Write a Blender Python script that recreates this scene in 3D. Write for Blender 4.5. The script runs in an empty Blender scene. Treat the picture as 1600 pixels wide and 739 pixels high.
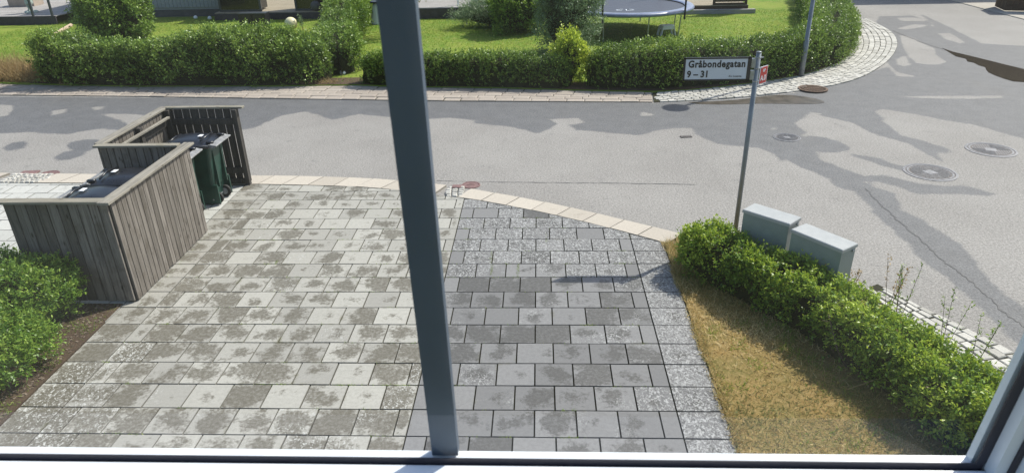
import bpy, math, random
import numpy as np
from mathutils import Vector, Matrix
random.seed(7); RNG = np.random.default_rng(7)
C = bpy.context.scene.collection
S = bpy.context.scene

# ------------------------------------------------------------------ camera
F_PX, CX, CY, CAM_H = 1087.0, 800.0, 369.5, 4.3
def _n(v): v = np.array(v, float); return v / np.linalg.norm(v)
_Y = _n([42, -529.5, F_PX]); _Z = -_n([50, 2230, F_PX]); _Y = _n(_Y - _Z * _Y.dot(_Z)); _X = np.cross(_Y, _Z)
RW = np.array([_X, _Y, _Z])                      # camera (x right, y down, z ahead) -> world
def gp(px, py, z=0.0):
    """world position at height z of a spot measured in the photograph"""
    d = RW @ np.array([(px - CX) / F_PX, (py - CY) / F_PX, 1.0]); t = (z - CAM_H) / d[2]
    return (t * d[0], t * d[1])
cam_d = bpy.data.cameras.new('camera'); cam = bpy.data.objects.new('camera', cam_d); C.objects.link(cam)
cam_d.sensor_width = 36; cam_d.lens = F_PX / 1600 * 36; cam_d.clip_start = .05; cam_d.clip_end = 500
M = Matrix([list(r) for r in (RW @ np.diag([1, -1, -1]))]).to_4x4(); M.translation = (0, 0, CAM_H)
cam.matrix_world = M
cam_d.dof.use_dof = True; cam_d.dof.focus_distance = 10.0; cam_d.dof.aperture_fstop = 13.0
S.camera = cam
# ------------------------------------------------------------------ world, sun, exposure
SUN_EL, SUN_AZ = math.radians(50), math.radians(37)       # azimuth from +X towards +Y
w = bpy.data.worlds.new('World'); S.world = w; w.use_nodes = True
nt = w.node_tree; bg = nt.nodes['Background']; sky = nt.nodes.new('ShaderNodeTexSky'); sky.sky_type = 'NISHITA'
sky.sun_disc = False; sky.sun_elevation = SUN_EL; sky.sun_rotation = math.pi / 2 - SUN_AZ
sky.air_density = 1.0; sky.dust_density = 2.0; sky.ozone_density = 1.0
nt.links.new(sky.outputs[0], bg.inputs[0]); bg.inputs[1].default_value = 0.15
sd = bpy.data.lights.new('sun', 'SUN'); so = bpy.data.objects.new('sun', sd); C.objects.link(so)
sd.energy = 4.6; sd.angle = math.radians(.5); sd.color = (1, .945, .86)
sdir = Vector((math.cos(SUN_EL) * math.cos(SUN_AZ), math.cos(SUN_EL) * math.sin(SUN_AZ), math.sin(SUN_EL)))
so.rotation_euler = sdir.to_track_quat('Z', 'Y').to_euler()
S.view_settings.view_transform = 'Standard'; S.view_settings.look = 'None'
S.view_settings.exposure = 0.25; S.view_settings.gamma = 1; S.view_settings.use_curve_mapping = False

# ------------------------------------------------------------------ material helpers
class NT:
    def __init__(s, name):
        s.m = bpy.data.materials.new(name); s.m.use_nodes = True; s.t = s.m.node_tree
        s.b = s.t.nodes['Principled BSDF']; s.out = s.t.nodes['Material Output']
    def n(s, typ, **k):
        nd = s.t.nodes.new(typ)
        for a, v in k.items(): setattr(nd, a, v)
        return nd
    def l(s, a, b): s.t.links.new(a, b)
    def val(s, x, sock):
        if isinstance(x, (int, float)): sock.default_value = x
        elif isinstance(x, (tuple, list)): sock.default_value = tuple(x) + ((1,) if len(x) == 3 and len(sock.default_value) == 4 else ())
        else: s.l(x, sock)
    def noise(s, scale, detail=4, rough=.55, vec=None, dist=0):
        nd = s.n('ShaderNodeTexNoise'); nd.inputs['Scale'].default_value = scale; nd.inputs['Detail'].default_value = detail
        nd.inputs['Roughness'].default_value = rough; nd.inputs['Distortion'].default_value = dist
        if vec is not None: s.l(vec, nd.inputs['Vector'])
        return nd.outputs['Fac']
    def voro(s, scale, vec=None, feature='F1', out='Distance'):
        nd = s.n('ShaderNodeTexVoronoi', feature=feature); nd.inputs['Scale'].default_value = scale
        if vec is not None: s.l(vec, nd.inputs['Vector'])
        return nd.outputs[out]
    def math(s, op, a, b=0, c=0, clamp=False):
        nd = s.n('ShaderNodeMath', operation=op, use_clamp=clamp)
        s.val(a, nd.inputs[0]); s.val(b, nd.inputs[1]); s.val(c, nd.inputs[2]); return nd.outputs[0]
    def ss(s, x, lo, hi, a=0., b=1.):
        nd = s.n('ShaderNodeMapRange', interpolation_type='SMOOTHSTEP')
        s.val(x, nd.inputs[0]); s.val(lo, nd.inputs[1]); s.val(hi, nd.inputs[2]); s.val(a, nd.inputs[3]); s.val(b, nd.inputs[4]); return nd.outputs[0]
    def mix(s, f, a, b, mode='MIX'):
        nd = s.n('ShaderNodeMix', data_type='RGBA', blend_type=mode)
        s.val(f, nd.inputs[0]); s.val(a, nd.inputs[6]); s.val(b, nd.inputs[7]); return nd.outputs[2]
    def attr(s, name, out='Fac'):
        nd = s.n('ShaderNodeAttribute', attribute_name=name); return nd.outputs[out]
    def sep(s, v):
        nd = s.n('ShaderNodeSeparateXYZ'); s.l(v, nd.inputs[0]); return nd.outputs
    def pos(s): return s.n('ShaderNodeNewGeometry').outputs['Position']
    def obj(s): return s.n('ShaderNodeTexCoord').outputs['Object']
    def mapv(s, v, scale=(1, 1, 1), rot=(0, 0, 0)):
        nd = s.n('ShaderNodeMapping'); s.l(v, nd.inputs[0]); nd.inputs['Scale'].default_value = scale; nd.inputs['Rotation'].default_value = rot; return nd.outputs[0]
    def bump(s, h, strength=.5, dist=.01):
        nd = s.n('ShaderNodeBump'); nd.inputs['Strength'].default_value = strength; nd.inputs['Distance'].default_value = dist
        s.l(h, nd.inputs['Height']); s.l(nd.outputs[0], s.b.inputs['Normal'])
    def done(s, col=None, rough=None, metal=None, spec=None):
        if col is not None: s.val(col, s.b.inputs['Base Color'])
        if rough is not None: s.val(rough, s.b.inputs['Roughness'])
        if metal is not None: s.val(metal, s.b.inputs['Metallic'])
        if spec is not None: s.val(spec, s.b.inputs['Specular IOR Level'])
        return s.m
def simple(name, col, rough=.6, metal=0, var=.25, scale=12, bump=0, spec=.5):
    t = NT(name); p = t.obj(); n = t.noise(scale, 6, .6, p)
    dark = tuple(c * (1 - var) for c in col); lite = tuple(min(1, c * (1 + var)) for c in col)
    c = t.mix(t.ss(n, .3, .7), dark, lite)
    if bump: t.bump(t.noise(scale * 6, 4, .6, p), bump, .004)
    return t.done(c, t.ss(n, .2, .8, rough * .85, min(1, rough * 1.15)), metal, spec)

# asphalt: dry pale asphalt with damp bluish patches (mask 'wet' on the mesh)
def m_asphalt():
    t = NT('asphalt'); p = t.pos()
    big = t.noise(.55, 5, .6, p); mid = t.noise(3.2, 5, .65, p); grain = t.noise(34, 5, .85, p); spk = t.voro(48, p)
    wet = t.math('ADD', t.attr('wet'), t.math('MULTIPLY', t.math('SUBTRACT', mid, .5), .75))
    wet = t.math('ADD', wet, t.math('MULTIPLY', t.math('SUBTRACT', t.noise(14, 4, .7, p), .5), .35))
    wm = t.ss(wet, .36, .68)
    dry = t.mix(t.ss(big, .3, .7), (.25, .234, .214), (.305, .288, .265))
    dry = t.mix(t.ss(mid, .58, .75), dry, (.195, .185, .173))
    damp = t.mix(t.ss(mid, .3, .7), (.092, .094, .100), (.125, .127, .133))
    c = t.mix(wm, dry, damp)
    c = t.mix(t.ss(grain, .40, .60, .0, 1), t.mix(.42, c, (.045, .044, .043)), t.mix(t.math('MULTIPLY_ADD', wm, -.16, .31), c, (.46, .445, .425)))
    c = t.mix(t.ss(t.noise(1.1, 6, .7, t.mapv(p, (1, .35, 1))), .5, .8, 0, .35), c, (.14, .132, .122))
    c = t.mix(t.ss(spk, .05, .25, .5, 0), c, (.06, .06, .058))
    c = t.mix(t.ss(t.voro(27, p), .06, .14, t.math('MULTIPLY_ADD', wm, -.4, .55), 0), c, (.46, .43, .39))
    t.bump(t.math('ADD', grain, t.math('MULTIPLY', spk, .8)), .5, .006)
    return t.done(c, t.mix(wm, (.85,) * 3, (.70,) * 3), 0, .4)
# concrete slabs: attribute colour 'st' r=random g=worn/lichen b=damp ; uv = inside the slab
def m_slab(name, base_a, base_b, damp, plain, moss=.5, lich=(.50, .50, .47), fa=.445, fb=.405):
    t = NT(name); p = t.pos(); nd = t.n('ShaderNodeAttribute', attribute_name='st'); st = t.sep(nd.outputs['Vector'])
    uv = t.n('ShaderNodeUVMap', uv_map='UVMap').outputs[0]; u = t.sep(uv)
    off = t.n('ShaderNodeVectorMath', operation='ADD'); t.l(p, off.inputs[0]); t.l(nd.outputs['Vector'], off.inputs[1]); pv = off.outputs[0]
    n1 = t.noise(5.5, 5, .68, pv); n2 = t.noise(26, 5, .75, p); n3 = t.noise(120, 3, .7, p)
    base = t.mix(st[0], base_a, base_b)
    base = t.mix(t.ss(n2, .35, .7, 0, .35), base, tuple(c * .7 for c in base_a))
    # damp blob : centre of each slab wanders, edges stay dry
    dx = t.math('SUBTRACT', u[0], t.math('MULTIPLY_ADD', t.noise(.9, 1, .5, pv), .9, .08)); dy = t.math('SUBTRACT', u[1], t.math('MULTIPLY_ADD', t.noise(1.3, 1, .5, pv), .8, .1))
    r = t.math('SQRT', t.math('ADD', t.math('MULTIPLY', dx, dx), t.math('MULTIPLY', dy, dy)))
    blob = t.math('SUBTRACT', st[2], r)
    blob = t.math('ADD', blob, t.math('MULTIPLY', t.math('SUBTRACT', n1, .5), 1.7)); blob = t.math('ADD', blob, t.math('MULTIPLY', t.math('SUBTRACT', n2, .5), .75))
    wide = t.noise(1.5, 6, .7, p); blob = t.math('ADD', blob, t.math('MULTIPLY', t.math('SUBTRACT', wide, .5), 1.5))
    dm = t.math('MULTIPLY', t.ss(blob, -.06, .30), t.ss(n2, .28, .62, .55, 1))
    c = t.mix(t.math('MULTIPLY', dm, .85), base, damp)
    # worn lichen flecks
    vo = t.noise(36, 5, .65, t.mapv(p, (1, .75, 1), (0, 0, .5)), 1.2); patch = t.noise(3.1, 4, .6, p)
    la = t.math('ADD', st[1], t.math('MULTIPLY', t.math('SUBTRACT', patch, .5), 1.1))
    dk = t.math('MULTIPLY', t.ss(la, .35, .8), t.ss(vo, .53, .60, .0, .6)); c = t.mix(dk, c, tuple(x * .8 for x in damp))
    fl = t.math('MULTIPLY', t.ss(la, .28, .62), t.ss(vo, fa, fb, 0, 1.)); c = t.mix(fl, c, lich)
    # moss by the joints
    ed = t.math('MINIMUM', t.math('MINIMUM', u[0], t.math('SUBTRACT', 1, u[0])), t.math('MINIMUM', u[1], t.math('SUBTRACT', 1, u[1])))
    mo = t.math('MULTIPLY', t.ss(ed, .10, .0), t.ss(t.noise(2.3, 5, .7, p), .56, .72, 0, moss)); c = t.mix(mo, c, (.10, .095, .035))
    c = t.mix(t.ss(ed, .03, .0, 0, .45), c, (.07, .065, .05))
    t.bump(t.math('ADD', n3, t.math('MULTIPLY', fl, 1.0)), .35, .004)
    return t.done(c, t.mix(dm, (.85,) * 3, (.62,) * 3), 0, .4)
def m_sett(name, a, b, joint=None):
    t = NT(name); p = t.pos(); v = t.attr('v'); n = t.noise(30, 5, .7, p)
    c = t.mix(v, a, b); c = t.mix(t.ss(n, .35, .75, 0, .5), c, tuple(x * .6 for x in a))
    c = t.mix(t.ss(t.noise(2.0, 5, .7, p), .55, .75, 0, .5), c, (.13, .12, .09))
    t.bump(n, .6, .01); return t.done(c, .8)
def m_wood(name, along, a, b, stain):
    t = NT(name); p = t.obj(); sc = [28, 28, 28]; sc[along] = 1.6; v = t.attr('v')
    sh = t.n('ShaderNodeCombineXYZ'); t.l(t.math('MULTIPLY', v, 37), sh.inputs[along])
    ad = t.n('ShaderNodeVectorMath', operation='ADD'); t.l(p, ad.inputs[0]); t.l(sh.outputs[0], ad.inputs[1])
    g = t.noise(1, 6, .7, t.mapv(ad.outputs[0], sc), .6); s2 = t.noise(3.2, 4, .6, ad.outputs[0])
    sc2 = [9, 9, 9]; sc2[along] = 3.2
    kn = t.voro(1, t.mapv(ad.outputs[0], sc2))
    c = t.mix(v, a, b); c = t.mix(t.ss(g, .38, .7, 0, .75), c, tuple(x * .45 for x in a)); c = t.mix(t.ss(s2, .5, .75, 0, .6), c, stain)
    c = t.mix(t.ss(kn, .05, .16, .75, 0), c, (.035, .026, .018))
    t.bump(g, .8, .006); return t.done(c, .85, 0, .3)
def m_leaf(name, dark, mid, lite, trans=.35, rough=.45, dry=None):
    t = NT(name); v = t.attr('v'); p = t.pos(); n = t.noise(1.7, 3, .6, p)
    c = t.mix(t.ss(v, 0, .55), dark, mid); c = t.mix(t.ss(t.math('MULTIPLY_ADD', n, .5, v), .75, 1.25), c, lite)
    if dry: c = t.mix(t.ss(v, .955, .97), c, dry)
    t.done(c, rough, 0, .5)
    tr = t.n('ShaderNodeBsdfTranslucent'); t.l(t.mix(.5, c, lite), tr.inputs[0]); mx = t.n('ShaderNodeMixShader'); mx.inputs[0].default_value = trans
    t.l(t.b.outputs[0], mx.inputs[1]); t.l(tr.outputs[0], mx.inputs[2]); t.l(mx.outputs[0], t.out.inputs[0]); return t.m
def m_ground(name, cols, scale=1.2, fine=18, bump=.6):
    t = NT(name); p = t.pos(); a = t.noise(scale, 6, .65, p); b = t.noise(fine, 6, .75, p); g = t.noise(fine * 5, 4, .8, p)
    c = t.mix(t.ss(a, .35, .65), cols[0], cols[1]); c = t.mix(t.ss(b, .4, .7), c, cols[2]); c = t.mix(t.ss(g, .5, .75, 0, .6), c, cols[3])
    t.bump(t.math('ADD', b, g), bump, .03); return t.done(c, .95, 0, .2)

MAT = {}
MAT['asphalt'] = m_asphalt()
MAT['slab_light'] = m_slab('pale_concrete_slab', (.30, .29, .26), (.41, .398, .355), (.088, .076, .052), 0, .9)
MAT['slab_far'] = m_slab('clean_concrete_slab', (.43, .43, .40), (.52, .515, .48), (.27, .26, .235), 0, .2)
MAT['slab_dark'] = m_slab('graphite_concrete_slab', (.165, .163, .162), (.232, .229, .226), (.062, .059, .054), 0, .6, (.37, .37, .36), .49, .41)
MAT['slab_beige'] = m_slab('beige_kerb_slab', (.42, .375, .315), (.51, .46, .39), (.30, .265, .215), 0, .35)
MAT['sett'] = m_sett('granite_sett', (.38, .365, .325), (.58, .56, .51))
MAT['paver_pink'] = m_sett('pinkish_paver', (.34, .29, .245), (.42, .365, .31))
MAT['joint'] = m_ground('joint_sand', [(.035, .032, .024), (.05, .045, .03), (.045, .05, .02), (.07, .06, .04)], 2, 25)
MAT['soil'] = m_ground('bare_soil', [(.085, .058, .04), (.12, .085, .055), (.06, .042, .03), (.17, .13, .09)], 1.5, 14)
MAT['lawn'] = m_ground('green_lawn', [(.10, .20, .018), (.20, .27, .035), (.25, .26, .06), (.06, .12, .015)], .6, 4)
MAT['drylawn'] = m_ground('dry_lawn', [(.28, .185, .065), (.17, .15, .045), (.36, .26, .11), (.085, .06, .025)], 1.6, 16)
MAT['ground'] = m_ground('ground', [(.12, .13, .05), (.16, .15, .07), (.10, .10, .05), (.2, .18, .1)], .2, 4)
MAT['wood_v'] = m_wood('weathered_planks', 2, (.135, .118, .10), (.27, .24, .21), (.085, .068, .05))
MAT['wood_y'] = m_wood('weathered_cap_long', 1, (.25, .23, .195), (.33, .305, .255), (.15, .13, .10))
MAT['wood_x'] = m_wood('weathered_cap_cross', 0, (.25, .23, .185), (.32, .295, .24), (.16, .145, .09))
MAT['groove_shade'] = simple('groove_shade_sheet', (.03, .024, .018), .95)  # dark sheet added behind the boards, groove shade put into its colour
MAT['wood_dark'] = m_wood('dark_stained_slats', 0, (.07, .045, .03), (.11, .075, .05), (.05, .035, .025))
MAT['wood_shade'] = m_wood('shaded_planks', 2, (.055, .05, .045), (.095, .087, .078), (.04, .035, .03))  # darker copy of the plank wood, shade put into its colour
MAT['deck'] = m_wood('decking', 0, (.33, .28, .20), (.40, .35, .26), (.27, .22, .15))
MAT['deckgrey'] = m_wood('grey_decking', 0, (.36, .34, .32), (.43, .41, .39), (.28, .26, .24))
MAT['leaf_near'] = m_leaf('privet_leaves', (.03, .09, .012), (.14, .27, .022), (.50, .60, .07), .36, .4, (.24, .16, .07))
MAT['leaf_left'] = m_leaf('spirea_leaves', (.045, .11, .018), (.12, .24, .03), (.32, .44, .07), .40, .4, (.22, .15, .07))
MAT['leaf_far'] = m_leaf('hedge_leaves', (.024, .065, .010), (.10, .19, .022), (.30, .42, .07), .26, .42, (.22, .15, .08))
MAT['leaf_dark'] = m_leaf('wild_hedge_leaves', (.022, .06, .010), (.10, .185, .022), (.30, .42, .07), .26, .42, (.20, .14, .08))
MAT['leaf_silver'] = m_leaf('willow_leaves', (.04, .085, .03), (.12, .20, .085), (.28, .38, .20), .25, .45, (.2, .2, .12))
MAT['leaf_yellow'] = m_leaf('golden_leaves', (.12, .22, .012), (.32, .44, .03), (.55, .62, .08), .45, .4)
MAT['leaf_weep'] = m_leaf('weeping_leaves', (.05, .10, .015), (.12, .20, .03), (.25, .22, .08), .4, .4, (.25, .12, .05))
MAT['blade_dry'] = m_leaf('dry_blades', (.10, .15, .025), (.46, .31, .09), (.78, .62, .32), .35, .6)
MAT['blade_green'] = m_leaf('green_blades', (.07, .17, .012), (.18, .32, .02), (.34, .40, .06), .4, .5)
MAT['straw'] = m_leaf('straw', (.22, .15, .06), (.36, .25, .11), (.50, .37, .18), .3, .6)
MAT['core'] = simple('hedge_inner_shade', (.022, .026, .010), .95, 0, .4, 9, 0, .1)
MAT['bark'] = simple('twigs', (.11, .08, .055), .9, 0, .4, 20)
MAT['bin_green'] = simple('green_bin_plastic', (.012, .050, .036), .45, 0, .22, 5)
MAT['bin_lid'] = simple('black_bin_plastic', (.014, .016, .022), .30, 0, .3, 6, 0, .6)
MAT['bin_grip'] = simple('grey_grip_plastic', (.24, .24, .24), .5, 0, .3, 14)
MAT['rubber'] = simple('rubber', (.02, .02, .02), .8)
MAT['steel'] = simple('galvanised_steel', (.36, .38, .40), .42, .75, .18, 18)
MAT['pole'] = simple('grey_painted_pole', (.20, .225, .245), .4, .35, .12, 9)
MAT['castiron'] = simple('cast_iron', (.17, .17, .18), .55, .3, .35, 25, .3)
MAT['castiron_dark'] = simple('worn_iron_pattern', (.10, .09, .085), .6, .5, .4, 25, .3)
MAT['rust'] = simple('red_painted_iron', (.20, .115, .105), .6, .1, .25, 20, .3)
MAT['rust_brown'] = simple('rusty_grate', (.12, .075, .05), .8, .2, .35, 20, .3)
MAT['cabinet'] = simple('green_grey_cabinet_paint', (.225, .265, .25), .42, .05, .06, 7)
MAT['cabinet_top'] = simple('cabinet_roof_paint', (.36, .37, .362), .42, .05, .05, 7)
MAT['white'] = simple('white_paint', (.80, .81, .82), .35, 0, .03, 8)
MAT['winwhite'] = simple('window_white', (.76, .80, .84), .3, 0, .02, 6)
MAT['mullion'] = simple('dark_window_paint', (.066, .092, .135), .45, 0, .08, 6, 0, .4)
MAT['gasket'] = simple('rubber_gasket', (.04, .036, .045), .55, 0, .1, 9)
MAT['signwhite'] = simple('sign_face', (.60, .64, .70), .35, 0, .02, 5)
MAT['signblack'] = simple('sign_black', (.012, .012, .016), .4, 0, .1, 6)
MAT['signred'] = simple('sign_red', (.52, .02, .015), .4, 0, .05, 6)
MAT['walgrey'] = simple('grey_panel_wall', (.24, .265, .29), .6, 0, .08, 4)
MAT['waldark'] = simple('dark_plinth', (.07, .075, .08), .8, 0, .2, 6)
MAT['fascia'] = simple('dark_deck_edge', (.045, .04, .05), .7, 0, .3, 6)
MAT['darkglass'] = simple('dark_glass', (.010, .011, .012), .12, 0, .2, 2, 0, .6)
MAT['frame'] = simple('charcoal_frame', (.055, .065, .075), .4, .2, .1, 6)
MAT['terracotta'] = simple('terracotta', (.34, .17, .09), .8, 0, .15, 8)
MAT['beige'] = simple('beige_block', (.36, .30, .245), .8, 0, .12, 5)
MAT['slab_beige_plain'] = simple('pale_log', (.45, .34, .25), .85, 0, .2, 8)
MAT['stone'] = simple('weathered_statue', (.36, .42, .37), .8, 0, .25, 12, .3)
MAT['globe'] = simple('cream_globe', (.74, .68, .42), .4, 0, .06, 4)
MAT['tramp_mat'] = simple('trampoline_mat', (.035, .042, .065), .55, 0, .15, 5)
MAT['tramp_pad'] = simple('trampoline_pad', (.17, .20, .30), .32, 0, .15, 6)
MAT['foam'] = simple('black_foam', (.015, .015, .02), .7)
MAT['kerbdark'] = simple('dark_drain', (.02, .02, .02), .9)
def m_glass():
    t = NT('window_glass'); t.t.nodes.remove(t.b); tr = t.n('ShaderNodeBsdfTransparent'); tr.inputs[0].default_value = (.97, .985, .98, 1)
    gl = t.n('ShaderNodeBsdfGlossy'); gl.inputs['Roughness'].default_value = 0.0; fr = t.n('ShaderNodeFresnel'); fr.inputs[0].default_value = 1.45
    mx = t.n('ShaderNodeMixShader'); ge = t.n('ShaderNodeNewGeometry'); t.l(t.math('MULTIPLY', fr.outputs[0], t.math('SUBTRACT', .65, t.math('MULTIPLY', ge.outputs['Backfacing'], .65))), mx.inputs[0]); t.l(tr.outputs[0], mx.inputs[1]); t.l(gl.outputs[0], mx.inputs[2]); df = t.n('ShaderNodeBsdfTranslucent'); df.inputs[0].default_value = (.9, .93, 1, 1); m2 = t.n('ShaderNodeMixShader'); p = t.obj()
    t.l(t.ss(t.noise(2.2, 5, .65, t.mapv(p, (1, 1, .6))), .35, .8, .002, .014), m2.inputs[0]); t.l(mx.outputs[0], m2.inputs[1]); t.l(df.outputs[0], m2.inputs[2]); t.l(m2.outputs[0], t.out.inputs[0]); return t.m
MAT['glass'] = m_glass()
t = NT('puddle_brown_reflection'); t.bump(t.noise(9, 3, .5, t.pos()), .03, .01); MAT['puddle'] = t.done(t.mix(t.noise(2, 3, .5, t.pos()), (.045, .038, .030), (.065, .056, .044)), .06, 0, .5)  # brown of the mirrored house put into the water's base colour

# ------------------------------------------------------------------ mesh helpers
class MB:
    def __init__(s): s.v = []; s.f = []; s.mi = []; s.a = []; s.uv = []
    def add(s, vs, fs, mi=0, a=0.5, uv=None):
        o = len(s.v); s.v += [tuple(map(float, v)) for v in vs]
        for k, f in enumerate(fs): s.f.append(tuple(i + o for i in f)); s.mi.append(mi); s.a.append(a); s.uv.append(uv[k] if uv else None)
    def box(s, c, d, mi=0, a=.5, rz=0, M=None, bev=0):
        x, y, z = d[0] / 2, d[1] / 2, d[2] / 2
        vs = [(-x, -y, -z), (x, -y, -z), (x, y, -z), (-x, y, -z), (-x, -y, z), (x, -y, z), (x, y, z), (-x, y, z)]
        if bev:
            b = min(bev, x * .45, y * .45, z * .45); vs = []
            for (zz, ins) in ((-z, 0), (z - b, 0), (z, b)):
                vs += [(-x + ins, -y + ins, zz), (x - ins, -y + ins, zz), (x - ins, y - ins, zz), (-x + ins, y - ins, zz)]
            fs = [(0, 3, 2, 1), (8, 9, 10, 11)] + [(r * 4 + k, r * 4 + (k + 1) % 4, r * 4 + 4 + (k + 1) % 4, r * 4 + 4 + k) for r in (0, 1) for k in range(4)]
        else: fs = [(0, 3, 2, 1), (4, 5, 6, 7), (0, 1, 5, 4), (1, 2, 6, 5), (2, 3, 7, 6), (3, 0, 4, 7)]
        R = (M or Matrix.Rotation(rz, 3, 'Z')); s.add([R @ Vector(v) + Vector(c) for v in vs], fs, mi, a)
    def tube(s, pts, r, n=10, mi=0, a=.5, caps=True):
        pts = [Vector(p) for p in pts]; rs = r if isinstance(r, (list, tuple)) else [r] * len(pts); vs = []
        up = Vector((0, 0, 1))
        for i, p in enumerate(pts):
            d = (pts[min(i + 1, len(pts) - 1)] - pts[max(i - 1, 0)]).normalized()
            u = up if abs(d.z) < .95 else Vector((1, 0, 0)); x = d.cross(u).normalized(); y = x.cross(d)
            vs += [p + rs[i] * (math.cos(2 * math.pi * k / n) * x + math.sin(2 * math.pi * k / n) * y) for k in range(n)]
        fs = [(i * n + k, i * n + (k + 1) % n, (i + 1) * n + (k + 1) % n, (i + 1) * n + k) for i in range(len(pts) - 1) for k in range(n)]
        if caps: fs += [tuple(range(n))[::-1], tuple((len(pts) - 1) * n + k for k in range(n))]
        s.add(vs, fs, mi, a)
    def lathe(s, c, prof, n=20, mi=0, a=.5, caps=True):
        vs = [(c[0] + r * math.cos(2 * math.pi * k / n), c[1] + r * math.sin(2 * math.pi * k / n), c[2] + z) for r, z in prof for k in range(n)]
        fs = [(i * n + k, i * n + (k + 1) % n, (i + 1) * n + (k + 1) % n, (i + 1) * n + k) for i in range(len(prof) - 1) for k in range(n)]
        if caps: fs += [tuple(range(n))[::-1], tuple((len(prof) - 1) * n + k for k in range(n))]
        s.add(vs, fs, mi, a)
    def prism(s, poly, z0, z1, mi=0, a=.5, bottom=False):
        n = len(poly); A = sum(poly[i][0] * poly[(i + 1) % n][1] - poly[(i + 1) % n][0] * poly[i][1] for i in range(n))
        if A < 0: poly = poly[::-1]
        s.add([(x, y, z0) for x, y in poly] + [(x, y, z1) for x, y in poly], [tuple(range(n, 2 * n))] + ([tuple(range(n))[::-1]] if bottom else []) + [(i, (i + 1) % n, n + (i + 1) % n, n + i) for i in range(n)], mi, a)
    def build(s, name, mats, parent=None, smooth=False, loc=None):
        me = bpy.data.meshes.new(name); me.from_pydata(s.v, [], s.f)
        for m in (mats if isinstance(mats, (list, tuple)) else [mats]): me.materials.append(MAT[m] if isinstance(m, str) else m)
        me.polygons.foreach_set('material_index', s.mi)
        if s.a and isinstance(s.a[0], tuple):
            at = me.attributes.new('st', 'FLOAT_VECTOR', 'FACE'); at.data.foreach_set('vector', np.array(s.a, np.float32).ravel())
        else:
            at = me.attributes.new('v', 'FLOAT', 'FACE'); at.data.foreach_set('value', np.array(s.a, np.float32))
        if any(u is not None for u in s.uv):
            ul = me.uv_layers.new(name='UVMap'); buf = []
            for f, u in zip(s.f, s.uv): buf += [c for k in range(len(f)) for c in (u[k] if u else (.5, .5))]
            ul.data.foreach_set('uv', buf)
        if smooth: me.polygons.foreach_set('use_smooth', [True] * len(s.f))
        me.update(); o = bpy.data.objects.new(name, me); C.objects.link(o)
        if parent: o.parent = parent
        if loc is not None: o.location = loc
        return o
def tag(o, label, cat, group=None, kind=None):
    o['label'] = label; o['category'] = cat
    if group: o['group'] = group
    if kind: o['kind'] = kind
    return o
def thing(name, label, cat, loc=(0, 0, 0), rz=0, group=None):
    o = bpy.data.objects.new(name, None); C.objects.link(o); o.location = loc; o.rotation_euler = (0, 0, rz); o.empty_display_size = .1
    return tag(o, label, cat, group)
def struct(o): o['kind'] = 'structure'; return o
def copy_tree(o, parent=None):
    c = o.copy(); C.objects.link(c); c.parent = parent
    for ch in [x for x in list(C.objects) if x.parent == o]: copy_tree(ch, c)
    return c
def interp(poly, t):
    """point at arc-length share t on a polyline"""
    P = np.array(poly, float); L = np.r_[0, np.cumsum(np.linalg.norm(np.diff(P, axis=0), axis=1))]
    return np.stack([np.interp(np.asarray(t) * L[-1], L, P[:, k]) for k in range(P.shape[1])], -1)
def plen(poly): return float(np.linalg.norm(np.diff(np.array(poly, float), axis=0), axis=1).sum())
def smooth(poly, it=2):
    P = [tuple(p) for p in poly]
    for _ in range(it):
        Q = [P[0]]
        for a, b in zip(P[:-1], P[1:]): Q += [tuple(.75 * np.array(a) + .25 * np.array(b)), tuple(.25 * np.array(a) + .75 * np.array(b))]
        P = Q + [P[-1]]
    return P
def clip(poly, reg):
    """clip convex/any polygon by convex CCW region"""
    out = list(poly)
    for i in range(len(reg)):
        a, b = reg[i], reg[(i + 1) % len(reg)]; inp = out; out = []
        if not inp: break
        sd_ = lambda p: (b[0] - a[0]) * (p[1] - a[1]) - (b[1] - a[1]) * (p[0] - a[0])
        for k in range(len(inp)):
            p, q = inp[k], inp[(k + 1) % len(inp)]; sp, sq = sd_(p), sd_(q)
            if sp >= 0: out.append(p)
            if (sp >= 0) != (sq >= 0):
                u = sp / (sp - sq); out.append((p[0] + u * (q[0] - p[0]), p[1] + u * (q[1] - p[1])))
    return out
def inside(P, poly):
    x, y = P[:, 0], P[:, 1]; r = np.zeros(len(P), bool); n = len(poly)
    for i in range(n):
        (x1, y1), (x2, y2) = poly[i], poly[(i + 1) % n]
        c = ((y1 > y) != (y2 > y)); xx = (x2 - x1) * (y - y1) / ((y2 - y1) if y2 != y1 else 1e-9) + x1; r ^= c & (x < xx)
    return r
def sdist(P, poly):
    d = np.full(len(P), 9.); n = len(poly)
    for i in range(n):
        a = np.array(poly[i]); b = np.array(poly[(i + 1) % n]); ab = b - a; t = np.clip(((P - a) @ ab) / max(ab @ ab, 1e-9), 0, 1)
        d = np.minimum(d, np.linalg.norm(P - (a + t[:, None] * ab), axis=1))
    return np.where(inside(P, poly), d, -d)
def rawmesh(name, V, Fc, nper, v, mat, parent=None):
    """V (n,3) verts, Fc (m,nper) faces, v (m,) value attribute"""
    me = bpy.data.meshes.new(name); me.vertices.add(len(V)); me.vertices.foreach_set('co', V.astype(np.float32).ravel())
    m = len(Fc); me.loops.add(m * nper); me.loops.foreach_set('vertex_index', Fc.astype(np.int32).ravel())
    me.polygons.add(m); me.polygons.foreach_set('loop_start', np.arange(m, dtype=np.int32) * nper)
    at = me.attributes.new('v', 'FLOAT', 'FACE'); at.data.foreach_set('value', v.astype(np.float32))
    me.materials.append(MAT[mat]); me.update(calc_edges=True); me.validate()
    o = bpy.data.objects.new(name, me); C.objects.link(o)
    if parent: o.parent = parent
    return o

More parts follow.
